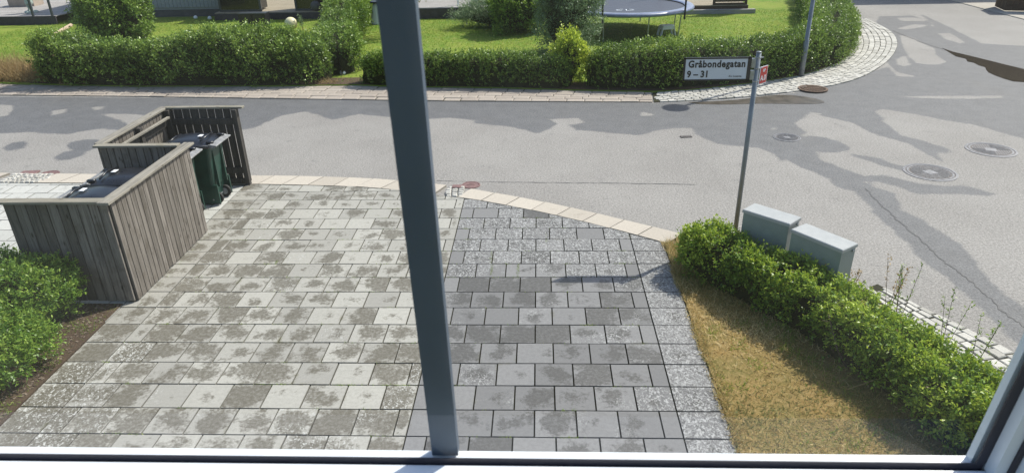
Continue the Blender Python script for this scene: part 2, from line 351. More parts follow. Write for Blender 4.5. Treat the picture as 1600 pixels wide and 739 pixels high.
# ------------------------------------------------------------------ ground and road
mb = MB(); mb.add([(-250, -250, -.09), (250, -250, -.09), (250, 300, -.09), (-250, 300, -.09)], [(0, 1, 2, 3)]); struct(mb.build('ground', 'ground'))

def pp(pts, off=(0, 0), sc=1.): return [gp(off[0] + x * sc, off[1] + y * sc) for x, y in pts]
k = .2706; k2 = .2503
WET = [
 pp([(-260, 148), (0, 150), (300, 152), (620, 156), (1020, 160), (1100, 157), (1200, 150), (1262, 141), (1262, 176), (1240, 190), (1258, 206), (1240, 212), (1254, 226), (1222, 250), (1203, 229), (1162, 226), (1122, 222), (1095, 211), (1081, 198), (1054, 197), (1027, 201), (1000, 209), (960, 206), (900, 200), (880, 188), (840, 206), (800, 196), (760, 192), (700, 186), (650, 182), (600, 180), (560, 176), (520, 185), (480, 172), (440, 178), (400, 196), (330, 210), (250, 202), (225, 206), (160, 198), (100, 208), (50, 204), (0, 206), (-100, 214), (-260, 205)]),
 pp([(0, 100), (60, 60), (130, 160), (190, 250), (220, 300), (260, 330), (300, 400), (380, 425), (440, 455), (560, 490), (700, 490), (850, 530), (1000, 550), (1150, 550), (1300, 590), (1290, 605), (1150, 590), (950, 590), (860, 590), (760, 550), (640, 520), (540, 520), (620, 560), (720, 590), (765, 650), (750, 690), (800, 739), (690, 739), (600, 660), (500, 575), (400, 550), (350, 500), (200, 440), (60, 370), (-40, 330), (-40, 150)], (1200, 140), k),
 pp([(180, 270), (260, 262), (330, 270), (470, 318), (465, 340), (380, 355), (300, 350), (250, 340)], (1200, 140), k),
 pp([(400, 100), (600, 100), (680, 190), (760, 258), (900, 290), (1050, 340), (1060, 352), (960, 350), (1000, 400), (940, 370), (830, 306), (640, 255), (590, 235), (480, 180), (300, 140)], (1200, 140), k),
 pp([(470, 362), (600, 380), (760, 430), (830, 442), (790, 460), (700, 440), (560, 395)], (1200, 140), k),
 pp([(1225, 150), (1262, 138), (1330, 120), (1388, 104), (1400, 118), (1500, 122), (1640, 130), (1640, 228), (1600, 214), (1520, 192), (1480, 186), (1430, 176), (1380, 168), (1362, 172), (1340, 180), (1300, 178), (1260, 172), (1225, 190)]),
 pp([(700, 100), (900, 95), (1040, 140), (1010, 155), (1060, 175), (960, 88), (1150, 175), (1250, 228), (1330, 268), (1640, 285), (1680, 520), (1300, 500), (1040, 500), (800, 440), (700, 330), (660, 180)], (1200, 0), k2),
 pp([(1395, 328), (1430, 345), (1483, 380), (1502, 399), (1510, 415), (1542, 450), (1569, 472), (1660, 520), (1660, 560), (1600, 521), (1580, 499), (1553, 475), (1521, 448), (1488, 421), (1461, 404), (1440, 380), (1410, 352), (1382, 330)]),
 pp([(104, 226), (112, 220), (135, 216), (155, 217), (160, 222), (150, 229), (130, 235), (128, 240), (108, 247), (90, 248), (86, 243), (100, 236), (115, 234)]),
 pp([(6, 229), (15, 222), (35, 219), (43, 222), (35, 229), (12, 233)]),
]
DRY = [
 pp([(820, 215), (900, 225), (960, 262), (1050, 300), (1055, 335), (1120, 380), (1080, 398), (1000, 400), (920, 388), (860, 330), (830, 260)], (1200, 0), k2),
 pp([(1060, 205), (1140, 200), (1240, 262), (1200, 268), (1100, 240)], (1200, 0), k2),
 pp([(800, 108), (900, 105), (1000, 118), (980, 130), (830, 128)], (1200, 0), k2),
 pp([(800, 175), (900, 148), (1010, 152), (960, 168), (860, 182)], (1200, 0), k2),
 pp([(800, 360), (860, 340), (900, 400), (860, 412), (800, 400)], (1200, 0), k2),
 pp([(780, 593), (1000, 592), (1250, 590), (1480, 588), (1480, 606), (1200, 612), (900, 605)], (1200, 0), k2),
 pp([(150, 176), (200, 176), (250, 180), (230, 190), (200, 194), (185, 186)]),
 pp([(-20, 160), (20, 163), (22, 168), (10, 180), (-20, 182)]), pp([(78, 172), (105, 168), (102, 174), (80, 180)]), pp([(140, 166), (165, 164), (160, 170), (145, 171)]),
 pp([(640, 185), (700, 182), (745, 186), (740, 194), (690, 192)]), pp([(855, 184), (905, 182), (915, 190), (880, 196)]), pp([(1000, 172), (1030, 178), (1000, 180)]),
 pp([(1205, 196), (1216, 197), (1212, 203), (1203, 202)]),
]
def road_grid():
    xs = np.r_[np.linspace(-140, -17, 12)[:-1], np.arange(-17, 4.8, .085), np.arange(4.8, 5.8, .03), np.arange(5.8, 17, .085), np.arange(17, 25, .25), np.linspace(25.5, 140, 10)]
    ys = np.r_[np.linspace(3, 5, 3)[:-1], np.arange(5, 18, .085), np.arange(18, 34, .14), np.linspace(34.5, 60, 6)]
    X, Y = np.meshgrid(xs, ys); P = np.stack([X.ravel(), Y.ravel()], -1); s = np.full(len(P), -2.)
    vis = (P[:, 0] > -17) & (P[:, 0] < 25) & (P[:, 1] > 4.5) & (P[:, 1] < 35)
    Q = P[vis]; d = np.full(len(Q), -2.)
    for k_, w_ in enumerate(WET): d = np.maximum(d, sdist(Q, w_) + (.14 if k_ == 7 else 0))
    for w_ in DRY: d = np.minimum(d, -sdist(Q, w_))
    s[vis] = d
    wet = np.clip(.5 + (s + .03) / .28, 0, 1)
    V = np.c_[P, np.full(len(P), -.03)]; nx, ny = len(xs), len(ys)
    i = (np.arange(ny - 1)[:, None] * nx + np.arange(nx - 1)[None]).ravel(); Fc = np.stack([i, i + 1, i + 1 + nx, i + nx], -1)
    # leave out the gardens and the drive
    o = rawmesh('road', V, Fc, 4, np.zeros(len(Fc)), 'asphalt')
    at = o.data.attributes.new('wet', 'FLOAT', 'POINT'); at.data.foreach_set('value', wet.astype(np.float32)); return o
struct(road_grid())

# road seams and cracks
def strip(pts, wd, z, mb, a=.5, jit=0):
    P = [Vector((x, y, 0)) for x, y in pts]; vs = []
    for i, p in enumerate(P):
        d = (P[min(i + 1, len(P) - 1)] - P[max(i - 1, 0)]).normalized(); n_ = Vector((-d.y, d.x, 0)); ww = wd * (1 + random.uniform(-jit, jit)) / 2
        vs += [(p.x + n_.x * ww, p.y + n_.y * ww, z), (p.x - n_.x * ww, p.y - n_.y * ww, z)]
    mb.add(vs, [(2 * i, 2 * i + 1, 2 * i + 3, 2 * i + 2) for i in range(len(P) - 1)], 0, a)
def wob(poly, n, amp):
    P = interp(poly, np.linspace(0, 1, n)); return [(x + random.gauss(0, amp), y + random.gauss(0, amp)) for x, y in P]
MAT['crack'] = simple('bitumen_seam', (.05, .05, .053), .6, 0, .3, 10)
mb = MB()
strip(wob(pp([(682, 280), (740, 282), (850, 283), (960, 284), (1090, 286)]), 60, .004), .013, -.026, mb, jit=.6)
strip(wob(pp([(1352, 292), (1371, 312), (1400, 338), (1440, 372), (1480, 408), (1520, 438), (1570, 484), (1620, 520)]), 90, .011), .022, -.026, mb, jit=.5)
strip(wob(pp([(1395, 47), (1440, 65), (1480, 78), (1540, 92), (1600, 106), (1680, 122)]), 40, .01), .05, -.026, mb, jit=.4)
struct(mb.build('road_seam', 'crack'))

# paving rows ---------------------------------------------------------------
OUT = smooth([(-14.5, 11.72)] + pp([(0, 270), (140, 272), (400, 274.6), (438, 274.6), (554, 277), (625, 282), (703, 289), (758, 299), (830, 311), (905, 327), (986, 346), (1066, 365.5)]), 1)
INN = smooth([(-14.5, 11.25)] + pp([(0, 285.6), (100, 286), (400, 288), (449, 289), (578, 292), (726, 309.5), (810, 324), (888, 340.6), (969.5, 360.7), (1025, 376), (1056, 384)]), 1)
def slab(mb, poly, box, st, z=0., gap=.0105):
    x0, y0, x1, y1 = box
    cx_ = sum(p[0] for p in poly) / len(poly); cy_ = sum(p[1] for p in poly) / len(poly)
    q = []
    for x, y in poly:
        d = math.hypot(x - cx_, y - cy_); kx = max(0, 1 - gap * .7 / max(abs(x - cx_), .02)); ky = max(0, 1 - gap * .7 / max(abs(y - cy_), .02)); q.append((cx_ + (x - cx_) * kx, cy_ + (y - cy_) * ky))
    tx, ty = random.gauss(0, .003), random.gauss(0, .003); zz = z + random.gauss(0, .0015); n = len(q)
    tops = [(x, y, zz + tx * (x - cx_) + ty * (y - cy_)) for x, y in q]; bots = [(x, y, z - .04) for x, y in q]
    uvt = [((x - x0) / (x1 - x0), (y - y0) / (y1 - y0)) for x, y in q]
    mb.add(tops + bots, [tuple(range(n))] + [(n + i, n + (i + 1) % n, (i + 1) % n, i) for i in range(n)], 0, st, [uvt] + [[(.0, .0)] * 4] * n)
def poly_area(p): return abs(sum(p[i][0] * p[(i + 1) % len(p)][1] - p[(i + 1) % len(p)][0] * p[i][1] for i in range(len(p)))) / 2
PX, PY, Y0 = .383, .36, 4.764
inn_mid = [p for p in INN if -5.6 < p[0] < 1.9]
def ytop(x): return float(np.interp(x, [p[0] for p in INN], [p[1] for p in INN]))
def region(x0, x1, ylow):
    xs = [x0] + [p[0] for p in INN if x0 < p[0] < x1] + [x1]
    return [(x0, ylow), (x1, ylow)] + [(x, ytop(x) - .004) for x in xs[::-1]]
def lay(mb, x0, x1, xjoint, reg, fst, ymin=3.0, border=None):
    r = math.floor((ymin - Y0) / PY); 
    while Y0 + r * PY < 11.6:
        ya, yb = Y0 + r * PY, Y0 + (r + 1) * PY
        xs = [x0]; j = xjoint + (PX / 2 if r % 2 else 0); j = j - math.ceil((j - x0) / PX) * PX + PX
        while j < x1 - .08:
            if j > x0 + .08: xs.append(j)
            j += PX
        xs.append(x1)
        for a, b in zip(xs[:-1], xs[1:]):
            q = clip([(a, ya), (b, ya), (b, yb), (a, yb)], reg)
            if len(q) > 2 and poly_area(q) > .003: slab(mb, q, (a, ya, b, yb), fst((a + b) / 2, (ya + yb) / 2, b - a < PX * .7))
        r += 1
# soft joint bed under the slabs
mb = MB(); mb.add([(-14.5, 2.5, -.022), (1.69, 2.5, -.022), (1.69, 8.6, -.022), (-1.2, 10.3, -.022), (-4.5, 10.9, -.022), (-14.5, 11.3, -.022)], [(0, 1, 2, 3, 4, 5)]); struct(mb.build('paving_bed', 'joint'))
lob = lambda x, y, s_: .5 + .5 * math.sin(x * 2.1 * s_ + 1.3) * math.cos(y * 1.7 * s_ + .4)
def st_light(x, y, half):
    worn = max(0, .12 + random.gauss(0, .16) + (.35 if x < -4.2 and y < 6.2 else 0) + .22 * (6.6 - y) / 2 * (x > -2.2)); damp = .30 + .34 * random.random() + .10 * max(0, 6 - y) + .12 * lob(x, y, 1) - (.16 if y > 8.4 else 0)
    if x < -4.2: damp += .12
    if random.random() < .15: damp -= .4
    return (random.random(), min(worn, 1), damp)
def st_dark(x, y, half):
    up = max(0, min(1, (y - 7.3) / .9)); worn = .12 + .78 * up + random.gauss(0, .16) + max(0, .35 - abs(x - 1.15) * .9) + max(0, .30 - abs(x + 1.1) * .8); damp = .42 + random.gauss(0, .16) - .25 * up
    if half and (x > .9 or x < -.9): worn, damp = 0, -.5
    if random.random() < (.22 if -.9 < x < .3 and y < 7.8 else .05): worn, damp = .0, .95
    if random.random() < .05: worn, damp = .0, -.5
    return (random.random(), max(0, worn), damp)
mb = MB()
regL = region(-5.0, -1.2, 2.6)
for r in range(-6, 20):      # border column along the planting bed
    ya, yb = Y0 + r * PY, Y0 + (r + 1) * PY
    q = clip([(-5.0, ya), (-4.57, ya), (-4.57, yb), (-5.0, yb)], regL)
    if len(q) > 2 and poly_area(q) > .003: slab(mb, q, (-5.0, ya, -4.57, yb), (random.random() * .4, .5 + random.gauss(0, .15) if ya < 6.4 else .2, .75 if ya < 6.4 else .42))
lay(mb, -4.57, -1.2, -4.0, regL, st_light)
struct(mb.build('driveway_paving', 'slab_light'))
mb = MB(); regD = region(-1.2, 1.26, 2.6); lay(mb, -1.2, 1.26, -.82, regD, st_dark)
regB = region(1.26, 1.69, 2.6)
for r in range(-6, 20):
    ya, yb = Y0 + r * PY, Y0 + (r + 1) * PY; q = clip([(1.26, ya), (1.69, ya), (1.69, yb), (1.26, yb)], regB)
    if len(q) > 2 and poly_area(q) > .003: slab(mb, q, (1.26, ya, 1.69, yb), (random.random(), .85 + random.gauss(0, .1), .1))
struct(mb.build('parking_paving', 'slab_dark'))
mb = MB(); regN = region(-14.5, -5.0, 6.6); lay(mb, -14.5, -5.0, -5.2, regN, lambda x, y, h: (random.random(), .12, -.05 + .2 * random.random()), 6.6)
struct(mb.build('neighbour_paving', 'slab_far'))
# beige edging band
mb = MB(); L = plen(OUT); n = int(L / .44)
for i in range(n):
    a0, a1 = interp(OUT, [i / n, (i + 1) / n]); f0 = i / n; f1 = (i + 1) / n
    P0 = np.array(INN); 
    def onin(a): return P0[np.argmin(np.linalg.norm(interp(INN, np.linspace(0, 1, 800)) - a, axis=1)) * 0] if False else interp(INN, np.linspace(0, 1, 1600))[np.argmin(np.linalg.norm(interp(INN, np.linspace(0, 1, 1600)) - a, axis=1))]
    sk = np.array([.14, 0]) if a0[0] < -2 else np.array([.05, 0])
    b0, b1 = onin(a0 - sk), onin(a1 - sk)
    xm = (a0[0] + a1[0]) / 2
    if -9.45 < xm < -8.7 or -1.52 < xm < -1.22: continue
    q = [tuple(b0), tuple(b1), tuple(a1), tuple(a0)]
    if poly_area(q) < .01: continue
    xs_ = [p[0] for p in q]; ys_ = [p[1] for p in q]
    slab(mb, q, (min(xs_), min(ys_), max(xs_), max(ys_)), (random.random(), .0, -.3 + .35 * random.random()), .004)
struct(mb.build('edging_kerb', 'slab_beige'))
# little granite infill setts round the valve covers
mb = MB()
for (xa, xb, ya, yb) in ((-9.5, -8.72, 11.02, 11.42), (-1.55, -1.24, 10.28, 10.68)):
    y = ya
    while y < yb - .03:
        x = xa + random.uniform(0, .04)
        while x < xb - .03:
            s_ = random.uniform(.075, .11); mb.box((x + s_ / 2, y + .04, -.012 + random.gauss(0, .004)), (s_ - .018, .07, .05), 0, random.random(), random.gauss(0, .12), None, .012); x += s_
        y += .088
struct(mb.build('infill_setts', 'sett'))
# curved sett strips and the paved verge across the street
def sett_strip(name, inner, outer, rows, slen, mat, z=.0, gap=.014, h=.06, jit=.012, joint=True):
    mb = MB(); jb = MB(); n0 = int(max(plen(inner), plen(outer)) / slen); T = np.linspace(0, 1, n0 + 1); A = interp(inner, T); B = interp(outer, T)
    for r in range(rows):
        sh = random.random() / n0
        Tr = np.clip(T + sh, 0, 1); Ai = interp(inner, Tr); Bi = interp(outer, Tr)
        P = Ai + (Bi - Ai) * (r / rows); Q = Ai + (Bi - Ai) * ((r + 1) / rows)
        for i in range(n0):
            q = np.array([P[i], P[i + 1], Q[i + 1], Q[i]]); c = q.mean(0)
            if poly_area([tuple(x) for x in q]) < .0008: continue
            e = [q[1] - q[0], q[3] - q[0]]; l0, l1 = np.linalg.norm(e[0]), np.linalg.norm(e[1])
            u = e[0] / l0; v_ = e[1] / l1
            def ins(g):
                return [q[0] + u * g + v_ * g, q[1] - u * g + v_ * g, q[2] - u * g - v_ * g, q[3] + u * g - v_ * g]
            o1 = [p + RNG.normal(0, jit * .3, 2) for p in ins(gap / 2)]; o2 = [c + (p - c) * .86 for p in o1]; zz = z + random.gauss(0, .004)
            vs = [(p[0], p[1], zz - h) for p in o1] + [(p[0], p[1], zz - .008) for p in o1] + [(p[0], p[1], zz) for p in o2]
            A2 = sum(o1[k_][0] * o1[(k_ + 1) % 4][1] - o1[(k_ + 1) % 4][0] * o1[k_][1] for k_ in range(4))
            fs = [(8, 9, 10, 11)] + [(a + k_, a + (k_ + 1) % 4, a + 4 + (k_ + 1) % 4, a + 4 + k_) for a in (0, 4) for k_ in range(4)]
            if A2 < 0: fs = [f[::-1] for f in fs]
            mb.add(vs, fs, 0, random.random())
    if joint:
        vs = [(p[0], p[1], z - .014) for p in A] + [(p[0], p[1], z - .014) for p in B]; m = len(A)
        mb.add(vs, [(i, i + 1, m + i + 1, m + i) for i in range(m - 1)], 1, .5)
    return struct(mb.build(name, [mat, 'joint']))
FIN = smooth([(2.73, 16.72), (4.0, 16.98), (5.76, 17.72), (6.95, 18.4), (8.1, 19.5), (9.0, 20.8), (9.8, 22.5), (10.5, 24.6), (11.3, 27.2)], 2)
FOUT = smooth([(2.64, 15.88), (3.8, 16.0), (5.38, 16.39), (7.15, 17.17), (8.28, 18.06), (9.74, 19.9), (11.02, 22.14), (11.75, 24.08), (12.0, 25.6), (12.1, 27.2)], 2)
sett_strip('corner_setts', FIN, FOUT, 8, .2, 'sett', z=.0)
sett_strip('verge_paving', [(-40, 20.3), (-14.63, 18.38), (-10.79, 17.9), (-7.32, 17.75), (-4.82, 17.75), (-3.29, 17.5), (-.68, 17.25), (.89, 16.95), (2.70, 16.72)], [(-40, 18.6), (-13.88, 17.23), (-10.35, 16.95), (-6.96, 16.62), (-4.52, 16.4), (-2.17, 16.18), (.11, 16.03), (2.61, 15.88)], 5, .42, 'paver_pink', z=.0, gap=.012, jit=.006)
sett_strip('roadside_setts', [(3.85, 7.35), (4.0, 6.9), (4.12, 6.3), (4.3, 5.6), (4.6, 4.6), (5.0, 3.6)], [(4.1, 7.5), (4.37, 6.97), (4.63, 6.55), (4.82, 6.2), (4.97, 5.85), (5.45, 4.6), (5.8, 3.6)], 5, .17, 'sett', z=.0)
# pale paving across the side street
mb = MB(); UR = [gp(1480, -4), gp(1540, 15), gp(1600, 30), gp(1720, 62)]; UR = [(17.3, 33.5), (17.45, 31.0), (17.4, 28.8), (17.39, 26.48), (17.6, 23.2)]
mb.prism(UR + [(40, 23.2), (40, 40), (17.3, 40)], -.04, -.005); MAT['farpave'] = m_ground('pale_far_paving', [(.42, .385, .335), (.46, .43, .38), (.38, .35, .30), (.30, .28, .22)], .6, 6, .2); struct(mb.build('side_paving', 'farpave'))
# soil bed on the left, dry lawn and verge on the right, gardens beyond the street
mb = MB(); mb.prism([(-7.2, 2.5), (-5.01, 2.5), (-5.01, 7.0), (-7.2, 7.0)], -.03, .006); struct(mb.build('planting_bed', 'soil'))
VO = [(1.9, 8.86), (2.75, 9.0), (3.2, 8.5), (3.6, 7.95), (3.85, 7.3)]
LAWN = [(1.70, 2.5), (5.1, 2.5), (4.5, 4.6), (4.25, 5.6), (4.05, 6.3), (3.92, 6.9), (3.78, 7.3)] + VO[::-1] + [(1.86, 8.55), (1.70, 8.62)]
mb = MB(); mb.prism(LAWN, -.03, .006); struct(mb.build('dry_lawn', 'drylawn'))
GAR = [(-45, 20.5), (-14.63, 18.42), (-10.79, 17.95), (-7.32, 17.8), (-4.82, 17.8), (-3.29, 17.55), (-.68, 17.3), (.89, 17.0), (2.72, 16.78)] + [tuple(p) for p in FIN[4:]] + [(12.5, 30.5), (14.5, 36), (14.5, 70), (-45, 70)]
mb = MB(); mb.prism(GAR, -.03, .01); struct(mb.build('garden_lawn', 'lawn'))

mb = MB(); HBD = [(-13.9, 18.40), (-10.79, 17.97), (-7.32, 17.82), (-4.82, 17.82), (-3.29, 17.57), (-.68, 17.32), (.89, 17.02), (2.74, 16.80)] + [tuple(p) for p in FIN[4:]]
sv = [(x, y, .016) for x, y in HBD]; inn_ = [(x - (.0 if x < 4 else .75), y + .75 if x < 6 else y + .25, .016) for x, y in HBD]; mb.add(sv + inn_, [(i, i + 1, len(sv) + i + 1, len(sv) + i) for i in range(len(sv) - 1)]); struct(mb.build('hedge_shade_soil', 'soil'))  # soil strip added to stand in for shadow at the hedge foot
# water puddle by the seam
def flat(name, poly, z, mat, wobble=.0):
    mb = MB(); mb.add([(x + random.gauss(0, wobble), y + random.gauss(0, wobble), z) for x, y in poly], [tuple(range(len(poly)))]); return mb.build(name, mat)
PU = pp([(1472, 74), (1490, 80), (1520, 87), (1560, 97), (1600, 107), (1680, 124), (1690, 140), (1640, 134), (1600, 127), (1584, 126), (1570, 122), (1556, 117), (1545, 112), (1541, 107), (1540, 104), (1530, 101), (1522, 97), (1512, 95), (1510, 91), (1494, 87)])
struct(flat('puddle_water', PU, -.0255, 'puddle'))
MAT['gutterwet'] = simple('wet_silt', (.075, .06, .045), .35, 0, .3, 5)
struct(flat('gutter_water', smooth(pp([(1075, 158), (1120, 157), (1160, 154), (1190, 149), (1225, 146), (1270, 151), (1292, 158), (1280, 161), (1230, 161), (1190, 160), (1130, 162), (1090, 161)]), 1), -.0255, 'gutterwet'))

# ------------------------------------------------------------------ foliage
def sprigs(P, D, K, slen, leaf, wid=.45, spread=.8, vbase=None, vr=.5, sizej=.4):
    """P base points, D directions -> leaf quads"""
    Mn = len(P); D = D / np.linalg.norm(D, axis=1, keepdims=True)
    t = np.tile(np.linspace(.1, 1, K), Mn) * np.repeat(RNG.uniform(.6, 1.25, Mn) * slen, K)
    Pb = np.repeat(P, K, 0); Db = np.repeat(D, K, 0)
    R = RNG.normal(size=(Mn * K, 3)); base = Pb + Db * t[:, None] + R * slen * .09
    ax = Db * .75 + RNG.normal(size=(Mn * K, 3)) * spread; ax /= np.linalg.norm(ax, axis=1, keepdims=True)
    up = np.tile([0, 0, 1.], (Mn * K, 1)) + RNG.normal(size=(Mn * K, 3)) * .75
    sd_ = np.cross(ax, up); sd_ /= np.maximum(np.linalg.norm(sd_, axis=1, keepdims=True), 1e-6)
    Ls = leaf * RNG.uniform(1 - sizej, 1 + sizej, Mn * K)[:, None]
    nrm = np.cross(sd_, ax)
    V = np.stack([base, base + ax * Ls * .5 + sd_ * Ls * wid * .5 + nrm * Ls * .06, base + ax * Ls, base + ax * Ls * .5 - sd_ * Ls * wid * .5 + nrm * Ls * .06], 1).reshape(-1, 3)
    vb = np.repeat(vbase if vbase is not None else RNG.uniform(0, 1, Mn), K)
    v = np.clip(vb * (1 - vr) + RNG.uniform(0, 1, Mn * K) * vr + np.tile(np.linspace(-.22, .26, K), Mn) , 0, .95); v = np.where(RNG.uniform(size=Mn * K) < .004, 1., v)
    return V, v
def lumps(n=7, sc=1.6):
    W = RNG.normal(size=(n, 3)) * sc; ph = RNG.uniform(0, 6.28, n)
    return lambda P: np.sin(P @ W.T + ph).sum(1) / n ** .5
LG0 = lumps(8, 2.2)
def hedge(name, label, spine, hw, h, M_, K, slen, leaf, mat, bump=.12, top_up=.5, lumpsc=1.6, cat='hedge', group=None, wid=.45, endr=.5, loose=.1, z0=.0, bare=0., corescale=.72):
    sp = smooth(spine, 2); Lh = plen(sp); lf = lumps(8, lumpsc); lf2 = lumps(8, lumpsc * 3.5); lf3 = lumps(9, lumpsc * 4)
    hwf = hw if callable(hw) else (lambda t: np.full_like(t, hw)); hf = h if callable(h) else (lambda t: np.full_like(t, h))
    def surf(t, th, r):
        c = interp(sp, t); e = .004; tg = interp(sp, np.clip(t + e, 0, 1)) - interp(sp, np.clip(t - e, 0, 1)); tg /= np.linalg.norm(tg, axis=1, keepdims=True)
        nr = np.stack([-tg[:, 1], tg[:, 0]], -1)
        te = np.minimum(t, 1 - t) * Lh; en = np.sqrt(np.clip(1 - (1 - np.clip(te / endr, 0, 1)) ** 2, 0.004, 1))
        W = hwf(t) * en; H = hf(t) * (.55 + .45 * en)
        cx_, sz_ = np.cos(th), np.sin(th); px_ = np.sign(cx_) * np.abs(cx_) ** .55; pz_ = np.abs(sz_) ** .6
        B = np.c_[c, np.zeros(len(c))]
        Pn = np.c_[c + nr * (px_ * W)[:, None], z0 + pz_ * H]
        k_ = 1 + bump * lf(Pn) + bump * .6 * lf2(Pn)
        P = np.c_[c + nr * (px_ * W * k_ * r)[:, None], z0 + pz_ * H * (1 + (k_ - 1) * .7) * (.25 + .75 * r)]
        out = np.c_[nr * px_[:, None], pz_ * .9 + .05]; return P, out, k_
    t = RNG.uniform(0, 1, M_); th = np.where(RNG.uniform(size=M_) < .9, RNG.uniform(0.0, math.pi, M_), RNG.uniform(0, math.pi, M_))
    r = 1 - np.abs(RNG.normal(0, loose, M_)) - .06
    P, out, k_ = surf(t, th, r)
    hole = np.clip((lf3(P) - .45) * 1.6, 0, .92); keep = RNG.uniform(size=M_) > hole; P, out, t, k_ = P[keep], out[keep], t[keep], k_[keep]; M_ = len(P)
    if bare: keep = RNG.uniform(size=M_) > bare * np.clip(1 - P[:, 2] / (.45 * hf(t)), 0, 1); P, out, t, k_ = P[keep], out[keep], t[keep], k_[keep]
    D = out + np.array([0, 0, top_up]) + RNG.normal(size=P.shape) * .45
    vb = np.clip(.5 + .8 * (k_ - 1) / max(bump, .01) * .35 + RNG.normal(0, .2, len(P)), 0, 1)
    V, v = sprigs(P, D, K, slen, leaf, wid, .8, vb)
    V[:, 2] = np.maximum(V[:, 2], .01)
    root = thing(name, label, cat, tuple(sp[0]) + (0,), 0, group)
    V = V - np.array([sp[0][0], sp[0][1], 0]); rawmesh('foliage', V, np.arange(len(V)).reshape(-1, 4), 4, v, mat, root)
    # solid core for the twigs, inner shade put into its dark colour
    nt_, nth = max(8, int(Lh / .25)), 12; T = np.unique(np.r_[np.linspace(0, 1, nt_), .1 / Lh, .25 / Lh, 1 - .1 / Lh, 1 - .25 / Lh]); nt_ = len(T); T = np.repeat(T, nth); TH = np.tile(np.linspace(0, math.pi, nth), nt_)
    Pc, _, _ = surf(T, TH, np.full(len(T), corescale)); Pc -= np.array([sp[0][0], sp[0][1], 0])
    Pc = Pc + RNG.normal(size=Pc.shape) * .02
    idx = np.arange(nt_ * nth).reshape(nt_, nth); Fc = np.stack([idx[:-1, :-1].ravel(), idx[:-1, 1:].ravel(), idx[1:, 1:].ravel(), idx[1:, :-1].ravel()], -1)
    rawmesh('dark_core', Pc, Fc, 4, np.zeros(len(Fc)), 'core', root)
    mb = MB(); ns = int(Lh * 7)
    for _ in range(ns):
        tt = np.array([random.random()]); c = interp(sp, tt)[0]; W = float(hwf(tt)[0]) * .7; H = float(hf(tt)[0]); x, y = c[0] + random.uniform(-W, W) - sp[0][0], c[1] + random.uniform(-W, W) - sp[0][1]
        mb.tube([(x, y, 0), (x + random.gauss(0, .08), y + random.gauss(0, .08), H * .45), (x + random.gauss(0, .15), y + random.gauss(0, .15), H * .85)], [.012, .009, .004], 5)
    mb.build('stems', 'bark', root); return root
def shrub(name, label, c, rx, ry, h, M_, K, slen, leaf, mat, cat='shrub', group=None, wid=.45, bump=.18, lumpsc=2.2, z0=.0, up=.6, loose=.16):
    lf = lumps(8, lumpsc); lf2 = lumps(8, lumpsc * 3)
    def surf(u, r):
        k_ = 1 + bump * lf(u * 1.5) + bump * .5 * lf2(u * 1.5); return u * np.array([rx, ry, h * .55]) * (k_ * r)[:, None] + np.array([0, 0, z0 + h * .47]), k_
    u = RNG.normal(size=(M_, 3)); u[:, 2] = np.abs(u[:, 2]) * np.where(RNG.uniform(size=M_) < .72, 1, -1) * .9; u /= np.linalg.norm(u, axis=1, keepdims=True)
    P, k_ = surf(u, 1 - np.abs(RNG.normal(0, loose, M_))); D = u + np.array([0, 0, up]) + RNG.normal(size=P.shape) * .4
    vb = np.clip(.5 + .28 * (k_ - 1) / bump + RNG.normal(0, .2, M_), 0, 1)
    V, v = sprigs(P, D, K, slen, leaf, wid, .8, vb); V[:, 2] = np.maximum(V[:, 2], .015)
    root = thing(name, label, cat, (c[0], c[1], 0), 0, group)
    rawmesh('foliage', V, np.arange(len(V)).reshape(-1, 4), 4, v, mat, root)
    mb = MB(); ns = 7
    for i in range(ns):
        a = i * 2.4; mb.tube([(.05 * math.cos(a), .05 * math.sin(a), 0), (rx * .3 * math.cos(a), ry * .3 * math.sin(a), h * .4), (rx * .55 * math.cos(a), ry * .55 * math.sin(a), h * .8)], [.03, .02, .008], 6)
    mb.build('stems', 'bark', root)
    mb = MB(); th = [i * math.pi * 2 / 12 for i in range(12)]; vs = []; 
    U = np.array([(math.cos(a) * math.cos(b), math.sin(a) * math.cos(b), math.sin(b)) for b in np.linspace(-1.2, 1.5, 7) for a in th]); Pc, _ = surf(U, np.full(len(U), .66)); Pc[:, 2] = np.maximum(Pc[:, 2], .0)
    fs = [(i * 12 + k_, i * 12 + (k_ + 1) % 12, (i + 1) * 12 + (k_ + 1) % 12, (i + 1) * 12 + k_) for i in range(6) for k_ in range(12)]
    mb.add([tuple(p) for p in Pc], fs); mb.build('dark_core', 'core', root); return root  # solid core coloured as dark as the shaded depth of the shrub
def blades(name, label, poly, n, ln, wd, mat, dens=None, z=.006, lean=.8, vf=None, cat='grass'):
    P = np.array(poly); lo, hi = P.min(0), P.max(0); Q = RNG.uniform(lo, hi, (int(n * 1.6), 2)); Q = Q[inside(Q, poly)][:n]
    if dens is not None: Q = Q[RNG.uniform(size=len(Q)) < dens(Q)]
    m = len(Q); B = np.c_[Q, np.full(m, z)]; d = RNG.normal(size=(m, 3)) * lean; d[:, 2] = np.abs(RNG.normal(.8, .3, m)); d /= np.linalg.norm(d, axis=1, keepdims=True)
    s_ = np.cross(d, RNG.normal(size=(m, 3))); s_ /= np.linalg.norm(s_, axis=1, keepdims=True); L_ = ln * RNG.uniform(.5, 1.5, m)[:, None]
    V = np.stack([B - s_ * wd / 2, B + s_ * wd / 2, B + d * L_], 1).reshape(-1, 3)
    v = vf(Q) if vf is not None else RNG.uniform(0, 1, m)
    return tag(rawmesh(name, V, np.arange(m * 3).reshape(-1, 3), 3, v, mat), label, cat, None, 'stuff')

